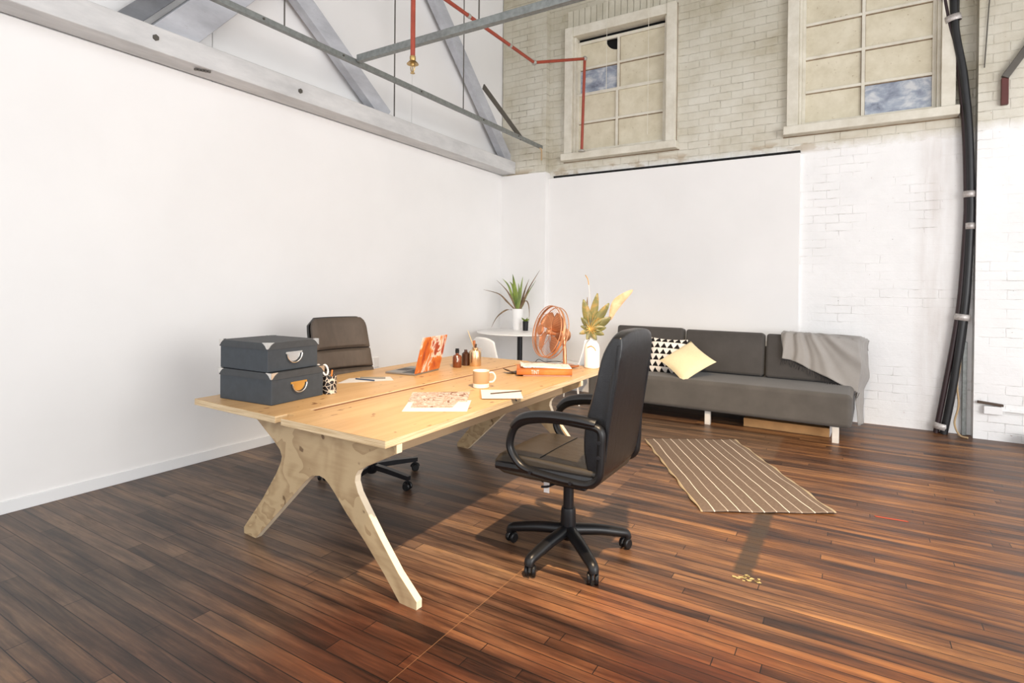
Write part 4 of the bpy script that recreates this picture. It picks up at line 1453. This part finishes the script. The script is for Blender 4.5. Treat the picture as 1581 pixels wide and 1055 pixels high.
# laptop
hx, hy = -2.81, 3.215
t = thing('laptop', 'open laptop with an orange and cream abstract patterned lid', 'laptop', (hx, hy, D), math.radians(7))
bm = B(); box(bm, (-0.27, 0, 0), (0.0, 0.345, 0.014)); obj('base', bm, 'alu', t, bevel=0.003)
bm = B(); box(bm, (-0.13, 0.02, 0.0142), (-0.02, 0.325, 0.0152)); obj('keyboard', bm, 'keys', t)
bm = B(); box(bm, (-0.25, 0.11, 0.0142), (-0.15, 0.235, 0.0148)); obj('touchpad', bm, 'keys', t)
lid = B(); box(lid, (-0.004, 0, 0.0), (0.004, 0.345, 0.285))
o = obj('lid', lid, 'lidart', t, bevel=0.002, loc=(0.0, 0, 0.014), rot=(0, 0.26, 0), label='lid with orange, cream and maroon abstract print')
bm = B(); box(bm, (-0.0052, 0.01, 0.012), (-0.0042, 0.335, 0.275)); obj('screen', bm, 'keys', o)

# bottles
t = thing('bottle', 'small amber glass bottle in front of the steel canister', 'bottle', (-2.825, 3.765, D), 0, 'bottles on the desk')
bm = B(); lathe(bm, [(0, 0), (0.036, 0), (0.038, 0.006), (0.038, 0.085), (0.03, 0.10), (0.014, 0.108), (0.013, 0.125), (0, 0.125)], n=24); obj('body', bm, 'amber', t)
bm = B(); lathe(bm, [(0, 0.12), (0.016, 0.12), (0.017, 0.148), (0.012, 0.15), (0.018, 0.156), (0, 0.158)], n=16); obj('cap', bm, 'blk_plastic', t)
bm = B(); tube(bm, [(0.02, -0.034, 0.10), (0.035, -0.04, 0.07), (0.03, -0.04, 0.05)], 0.004, 6); obj('tag_string', bm, 'paper', t)
t = thing('bottle', 'dark brown bottle half hidden between the amber bottle and canister', 'bottle', (-2.835, 3.90, D), 0, 'bottles on the desk')
bm = B(); lathe(bm, [(0, 0), (0.034, 0), (0.034, 0.10), (0.014, 0.118), (0.013, 0.135), (0, 0.135)], n=24); obj('body', bm, 'bottle_dark', t)
t = thing('canister', 'shiny metal canister holding paint brushes on the desk', 'canister', (-2.755, 3.925, D))
bm = B(); lathe(bm, [(0, 0), (0.050, 0), (0.052, 0.005), (0.052, 0.115), (0.045, 0.132), (0.026, 0.14), (0.026, 0.155), (0.022, 0.155), (0.022, 0.12), (0, 0.12)], n=32); obj('body', bm, 'canister', t)
bm = B(); tube(bm, [(0.02, 0.02, 0.14), (0.035, 0.03, 0.15), (0.045, 0.035, 0.13)], 0.004, 6); obj('carry_loop', bm, 'chrome', t)
for k, (a, L_, m, lab) in enumerate(((-0.35, 0.19, 'stem', 'thin paint brush leaning furthest left in the canister'), (0.05, 0.06, 'darkwood', 'stubby brown brush upright in the canister'), (-0.12, 0.09, 'copper_d', 'copper coloured brush beside the stubby brown one'))):
    bm = B(); b0 = Vector((-2.755, 3.925, D + 0.125)); d = Vector((math.sin(a) * c30, math.sin(a) * s30, math.cos(a)))
    tube(bm, [b0, b0 + d * (L_ * 0.6), b0 + d * L_], [0.003, 0.004 if k == 0 else 0.011, 0.002 if k == 0 else 0.013], 8)
    tag(obj('paint_brush', bm, m), lab, 'paint brush', 'brushes in the canister')

# mug
t = thing('mug', 'beige stoneware mug with a white base on the desk', 'mug', (-2.125, 3.10, D))
bm = B(); lathe(bm, [(0, 0), (0.050, 0), (0.054, 0.004), (0.054, 0.030)], n=36); obj('base_band', bm, 'mugwhite', t)
bm = B(); lathe(bm, [(0.054, 0.030), (0.0555, 0.034), (0.0555, 0.112), (0.0505, 0.112), (0.050, 0.032), (0, 0.032)], n=36); obj('body', bm, 'mug', t)
bm = B(); lathe(bm, [(0.0505, 0.1121), (0.0558, 0.1121), (0.0555, 0.116), (0.051, 0.116), (0.0495, 0.108), (0.0495, 0.06), (0.0, 0.06)], n=36); obj('rim', bm, 'mugwhite', t)
bm = B()
hp = smooth_path([(0.052, 0.095), (0.075, 0.096), (0.092, 0.078), (0.092, 0.055), (0.075, 0.036), (0.053, 0.032)], 5)if False else None
pts = smooth_path([Vector((u * math.cos(0.75), u * math.sin(0.75), z)) for u, z in ((0.053, 0.098), (0.078, 0.098), (0.094, 0.078), (0.094, 0.055), (0.078, 0.036), (0.053, 0.034))], 5)
tube(bm, pts, 0.0065, 10); obj('handle', bm, 'mugwhite', t)

# prints
sheet('paper_print', [(-2.069, 2.265), (-1.777, 2.460), (-1.93, 2.715), (-2.225, 2.50)], D, 'paper', 'white paper with a faint brown sketch at the front of the desk', 'paper')
bm = B(); prism(bm, [(-2.09, 2.36), (-1.90, 2.49), (-1.98, 2.66), (-2.19, 2.50)], 'z', D + 0.0013, D + 0.0018)
sk = obj('brown_sketch', bm, 'printart', smooth=False)
for o in bpy.data.objects:
    if o.name == 'paper_print':
        sk.parent = o
sheet('magazine_print', [(-2.20, 2.46), (-1.925, 2.665), (-2.085, 2.92), (-2.375, 2.70)], D + 0.0019, 'printart', 'brown and white printed sheet lying behind the sketch paper', 'print', None, 0.0015)
# notebooks near the mug
sheet('notebook', [(-1.92, 2.79), (-1.71, 2.90), (-1.82, 3.11), (-2.08, 3.02)], D, 'carton', 'closed tan notebook under the white notepad', 'notebook', None, 0.004)
sheet('notepad', [(-1.895, 2.775), (-1.690, 2.915), (-1.835, 3.125), (-2.055, 2.995)], D + 0.0045, 'paper', 'small white notepad with a pencil on it near the mug', 'notepad', None, 0.004)
bm = B(); tube(bm, [(-1.915, 2.90, D + 0.013), (-1.80, 3.085, D + 0.013)], 0.0035, 6)
tag(obj('pencil', bm, 'darkwood'), 'dark pencil lying on the white notepad', 'pencil')
bm = B(); tube(bm, [(-1.715, 2.87, D + 0.005), (-1.676 - 0.02, 2.845, D + 0.004)], 0.005, 6)
tag(obj('bookmark', bm, 'blk_plastic'), 'short black ribbon end poking from the notepad corner', 'bookmark')

# books
bx, by = -2.055, 3.86
ang = math.atan2(3.974 - 3.759, -1.871 + 2.238)
t = thing('magazine', 'pale pink magazine at the bottom of the book pile by the fan', 'magazine', (bx + 0.02, by - 0.015, D), ang)
bm = B(); box(bm, (-0.17, -0.10, 0), (0.19, 0.14, 0.008)); obj('pages', bm, 'pale_pink', t, smooth=False)
t = thing('book', 'thick orange softcover book in the middle of the pile', 'book', (bx, by, D + 0.009), ang)
bm = B(); box(bm, (-0.205, -0.125, 0.004), (0.205, 0.13, 0.042)); obj('pages', bm, 'paper', t, bevel=0.002)
bm = B()
prism(bm, [(0.135, 0), (-0.125, 0), (-0.139, 0.006), (-0.142, 0.023), (-0.139, 0.040), (-0.125, 0.046), (0.135, 0.046), (0.135, 0.042), (-0.123, 0.042), (-0.123, 0.004), (0.135, 0.004)], 'x', -0.21, 0.21)
cv = obj('cover', bm, 'orange', t)
fc = bpy.data.curves.new('spine_text', 'FONT')
fc.body = 'TINT'
fc.size = 0.045
fc.extrude = 0.0004
fo = bpy.data.objects.new('tmp_text', fc)
COL.objects.link(fo)
bpy.context.view_layer.update()
me = bpy.data.meshes.new_from_object(fo.evaluated_get(bpy.context.evaluated_depsgraph_get()))
bpy.data.objects.remove(fo)
me.materials.append(MAT['paper'])
so = bpy.data.objects.new('spine_lettering', me)
COL.objects.link(so)
so.parent = cv
so.scale = (0.6, 1, 1)
so.location = (-0.10, -0.1432, 0.010)
so.rotation_euler = (PI / 2, 0, 0)
so['label'] = 'white spine lettering'
t = thing('magazine', 'white magazine with dark marks lying open on top of the orange book', 'magazine', (bx - 0.01, by + 0.03, D + 0.056), ang + 0.03)
bm = B()
def magf(u, v):
    x, y = (u - 0.5) * 0.40, (v - 0.5) * 0.25
    e = max(0, -x - 0.14)
    return Vector((x + e * 0.2, y, 0.004 + 0.004 * math.sin(u * 5) + e * e * 4))
grid(bm, magf, 20, 6)
obj('cover', bm, 'magart', t, solid=0.006, angle=60)
# small curled notebook at the left of the pile
t = thing('notebook', 'small dark curled notebook at the left end of the book pile', 'notebook', (-2.275, 3.755, D), ang + 0.5)
bm = B()
grid(bm, lambda u, v: Vector(((u - 0.5) * 0.12, (v - 0.5) * 0.10, 0.004 + 0.03 * (1 - u) ** 3)), 10, 4)
obj('cover', bm, 'darkwood', t, solid=0.004)
# leather wallet / leaf scrap right of the fan
t = thing('dried_leaf', 'curled tan dried leaf lying between the fan and the white vase', 'leaf', (-2.02, 4.25, D), 0.2)
bm = B()
grid(bm, lambda u, v: Vector(((u - 0.5) * 0.16, (v - 0.5) * 0.09 * math.sin(PI * (0.1 + 0.8 * u)), 0.006 + 0.03 * (2 * u - 1) ** 2 * 0.4 + 0.014 * (2 * v - 1) ** 2)), 12, 8)
obj('leaf_blade', bm, 'copper_d', t, solid=0.002, angle=80)

# fan
fx, fy = -2.10, 4.33
t = thing('desk_fan', 'copper desk fan with a round wire cage standing at the far end of the desk', 'fan', (fx, fy, D))
bm = B(); lathe(bm, [(0, 0), (0.085, 0), (0.088, 0.006), (0.08, 0.016), (0.02, 0.028), (0, 0.028)], n=36); obj('base', bm, 'copper', t)
bm = B(); tube(bm, [(0, 0, 0.02), (-0.005, 0.0, 0.14), (-0.02, 0.01, 0.27)], [0.017, 0.016, 0.014], 14); obj('stand', bm, 'copper', t)
fd = Vector((-0.55, -0.80, 0.16)).normalized()         # blowing direction
head_c = Vector((-0.10, -0.02, 0.285))
fd = Vector((-0.50, -0.84, 0.22)).normalized()
MH = fd.to_track_quat('Z', 'Y').to_matrix()
def H(u, v, w_):
    return head_c + MH @ Vector((u, v, w_))
RC = 0.222
bm = B()
for w_, r in ((0.075, RC), (0.0, RC), (0.118, RC * 0.62), (0.13, RC * 0.26), (-0.04, RC * 0.6)):
    tube(bm, [H(r * math.cos(2 * PI * k / 48), r * math.sin(2 * PI * k / 48), w_) for k in range(48)], 0.0042 if r == RC else 0.0022, 6, closed=True)
lathe(bm, [(RC + 0.001, 0.034), (RC + 0.005, 0.036), (RC + 0.005, 0.054), (RC + 0.001, 0.056)], head_c, 48, MH)
for k in range(56):
    a = 2 * PI * k / 56
    for zs in ((1,), (-1,)):
        s = zs[0]
        P = []
        for q in range(6):
            rr = 0.045 + (RC - 0.045) * q / 5
            zz = (0.075 + 0.06 * (1 - (rr / RC) ** 2)) if s > 0 else (0.0 - 0.05 * (1 - (rr / RC) ** 2))
            P.append(H(rr * math.cos(a + 0.25 * q / 5), rr * math.sin(a + 0.25 * q / 5), zz))
        tube(bm, P, 0.0008, 4)
obj('cage', bm, 'copper', t)
bm = B(); lathe(bm, [(0, 0.148), (0.036, 0.147), (0.044, 0.140), (0.044, 0.132), (0, 0.130)], head_c, 28, MH); obj('badge', bm, 'copper_d', t)
for k in range(4):
    bm = B()
    a0 = 2 * PI * k / 4 + 0.5
    def bf(u, v, a0=a0):
        rr = 0.03 + 0.165 * u
        a = a0 + (v - 0.5) * (0.85 + 0.35 * math.sin(PI * u)) + 0.25 * u
        edge = 1.0 - 0.06 * (2 * v - 1) ** 2 * u
        return H(rr * edge * math.cos(a), rr * edge * math.sin(a), 0.035 + 0.035 * (v - 0.5))
    grid(bm, bf, 10, 8)
    obj('blade', bm, 'copper_d', t, solid=0.002, angle=80)
bm = B(); lathe(bm, [(0, -0.01), (0.026, -0.01), (0.026, 0.06), (0.018, 0.07), (0, 0.07)], head_c, 20, MH); obj('blade_hub', bm, 'copper', t)
bm = B(); lathe(bm, [(0, -0.04), (0.05, -0.045), (0.062, -0.06), (0.062, -0.12), (0.045, -0.15), (0, -0.16)], head_c, 26, MH); obj('motor_housing', bm, 'copper', t)
bm = B(); tube(bm, [H(0.0, 0, -0.08), Vector((-0.02, 0.01, 0.25))], 0.014, 10); obj('neck', bm, 'copper', t)
bm = B(); tube(bm, smooth_path([(0.05, 0.05, 0.01), (-0.09, 0.05, 0.03), (-0.2, 0.02, 0.02), (-0.35, 0.12, -0.01 + 0.012), (-0.45, 0.14, -0.3)], 6), 0.003, 6)
obj('power_cord', bm, 'blk_plastic', t)

# vase with leaves
vx, vy = -1.875, 4.385
t = thing('vase', 'white ceramic bottle vase with a gold mark at the far end of the desk', 'vase', (vx, vy, D))
bm = B(); lathe(bm, [(0, 0), (0.058, 0), (0.064, 0.008), (0.065, 0.16), (0.058, 0.195), (0.038, 0.225), (0.024, 0.240), (0.024, 0.262), (0.019, 0.262), (0.019, 0.235), (0, 0.20)], n=36); obj('body', bm, 'ceramic', t)
bm = B()
tube(bm, smooth_path([pl(a, z, -math.sqrt(max(0, 0.0655 ** 2 - a * a))) for a, z in ((-0.045, 0.175), (-0.02, 0.19), (0.0, 0.182), (0.015, 0.165), (0.022, 0.15))], 4), 0.004, 6)
obj('gold_mark', bm, 'gold', t)
def leafmesh(bm, outline, base, M3, curl=0.04):
    """outline list of (x,y) around a midrib from (0,0); fan triangulated with curl"""
    c = sum(p[0] for p in outline) / len(outline), sum(p[1] for p in outline) / len(outline)
    def P(x, y):
        return Vector(base) + M3 @ Vector((x, y, -curl * (x * x + y * y) * 20 * 0.2))
    vc = bm.verts.new(P(*c))
    vs = [bm.verts.new(P(x, y)) for x, y in outline]
    for i in range(len(vs)):
        bm.faces.new((vc, vs[i], vs[(i + 1) % len(vs)]))
t = thing('monstera_leaf', 'olive and gold split leaf standing in the white vase', 'leaf', (vx, vy, D + 0.24))
bm = B()
# palmate lobes radiating from a hub
hub = pl(-0.02, 0.085, -0.03)
lobes = [(104, .26, .07), (80, .31, .066), (56, .27, .07), (32, .20, .075), (8, .13, .055), (-20, .12, .05), (-60, .10, .045), (-110, .09, .04), (-160, .10, .04), (160, .09, .035), (128, .13, .045)]
for ad, L_, w_ in lobes:
    a = math.radians(ad)
    pr = None
    for i in range(9):
        s = i / 8
        ww = w_ * 0.5 * (math.sin(PI * min(1, s * 0.92 + 0.06)) ** 0.7)
        ca_, sa_ = math.cos(a), math.sin(a)
        p = (ca_ * L_ * s, sa_ * L_ * s)
        ys = -0.02 * s * s
        def Q(u):
            q = pl(p[0] - sa_ * u, p[1] + ca_ * u, ys - 0.25 * abs(u))
            return bm.verts.new((hub[0] + q[0], hub[1] + q[1], hub[2] + q[2]))
        row = (Q(-ww), Q(0), Q(ww))
        if pr:
            bm.faces.new((pr[0], pr[1], row[1], row[0])); bm.faces.new((pr[1], pr[2], row[2], row[1]))
        pr = row
obj('leaf_blade', bm, 'monstera', t, solid=0.0015, angle=80)
bm = B()
for ad, L_, w_ in lobes:
    a = math.radians(ad)
    q = pl(math.cos(a) * L_ * 0.45, math.sin(a) * L_ * 0.45, -0.012)
    tube(bm, [hub, (hub[0] + q[0], hub[1] + q[1], hub[2] + q[2])], [0.005, 0.0015], 6)
obj('leaf_veins', bm, 'gold', t, label='pale gold veins')
bm = B(); tube(bm, smooth_path([(0, 0, -0.2), (0, 0, 0.0), pl(-0.01, 0.05, -0.02), hub], 5), 0.003, 6); obj('stem', bm, 'stem', t)
# second, dry spear behind
t = thing('dried_leaf', 'blush coloured dried spear leaf reaching right from the vase', 'leaf', (vx, vy, D + 0.24))
bm = B(); tube(bm, smooth_path([(0, 0, -0.15), pl(0.01, 0.02), pl(0.09, 0.10), pl(0.15, 0.19), pl(0.19, 0.235)], 5), 0.0025, 6); obj('stem', bm, 'stem', t)
bm = B()
pr = None
mid = smooth_path([pl(0.15, 0.17), pl(0.185, 0.27), pl(0.24, 0.34), pl(0.34, 0.42)], 6)
for i, p in enumerate(mid):
    s = i / (len(mid) - 1)
    ww = 0.042 * math.sin(PI * min(1, s * 0.93 + 0.05)) ** 0.8
    n1 = Vector(pl(-0.65, 0.75)); n1.normalize()
    row = (bm.verts.new(p - n1 * ww + Vector((0, -0.01, 0))), bm.verts.new(p), bm.verts.new(p + n1 * ww + Vector((0, -0.006, 0))))
    if pr:
        bm.faces.new((pr[0], pr[1], row[1], row[0])); bm.faces.new((pr[1], pr[2], row[2], row[1]))
    pr = row
obj('leaf_blade', bm, 'blush', t, solid=0.0015, angle=80)
t = thing('dried_grass', 'tall thin pale dried stem with a curled tip in the vase', 'dried grass', (vx, vy, D + 0.24))
bm = B(); tube(bm, smooth_path([(0, 0, -0.15), pl(-0.01, 0.1, 0.02), pl(-0.02, 0.36, 0.02), pl(-0.03, 0.46, 0.02)], 5), 0.0015, 6); obj('stem', bm, 'paper', t)
bm = B(); tube(bm, smooth_path([pl(-0.03, 0.46, 0.02), pl(-0.04, 0.51, 0.02), pl(-0.062, 0.545, 0.02)], 5), [0.004] * 10 + [0.001], 6); obj('tip', bm, 'gold', t)
t = thing('dried_leaf', 'narrow grey-brown dried leaf upright at the left of the vase', 'leaf', (vx, vy, D + 0.24))
bm = B(); blade(bm, [pl(-0.02, 0.0, 0.02), pl(-0.055, 0.14, 0.02), pl(-0.045, 0.24, 0.02), pl(-0.04, 0.36, 0.02)], 0.022); obj('leaf_blade', bm, 'leafdry', t, solid=0.0012, angle=80)
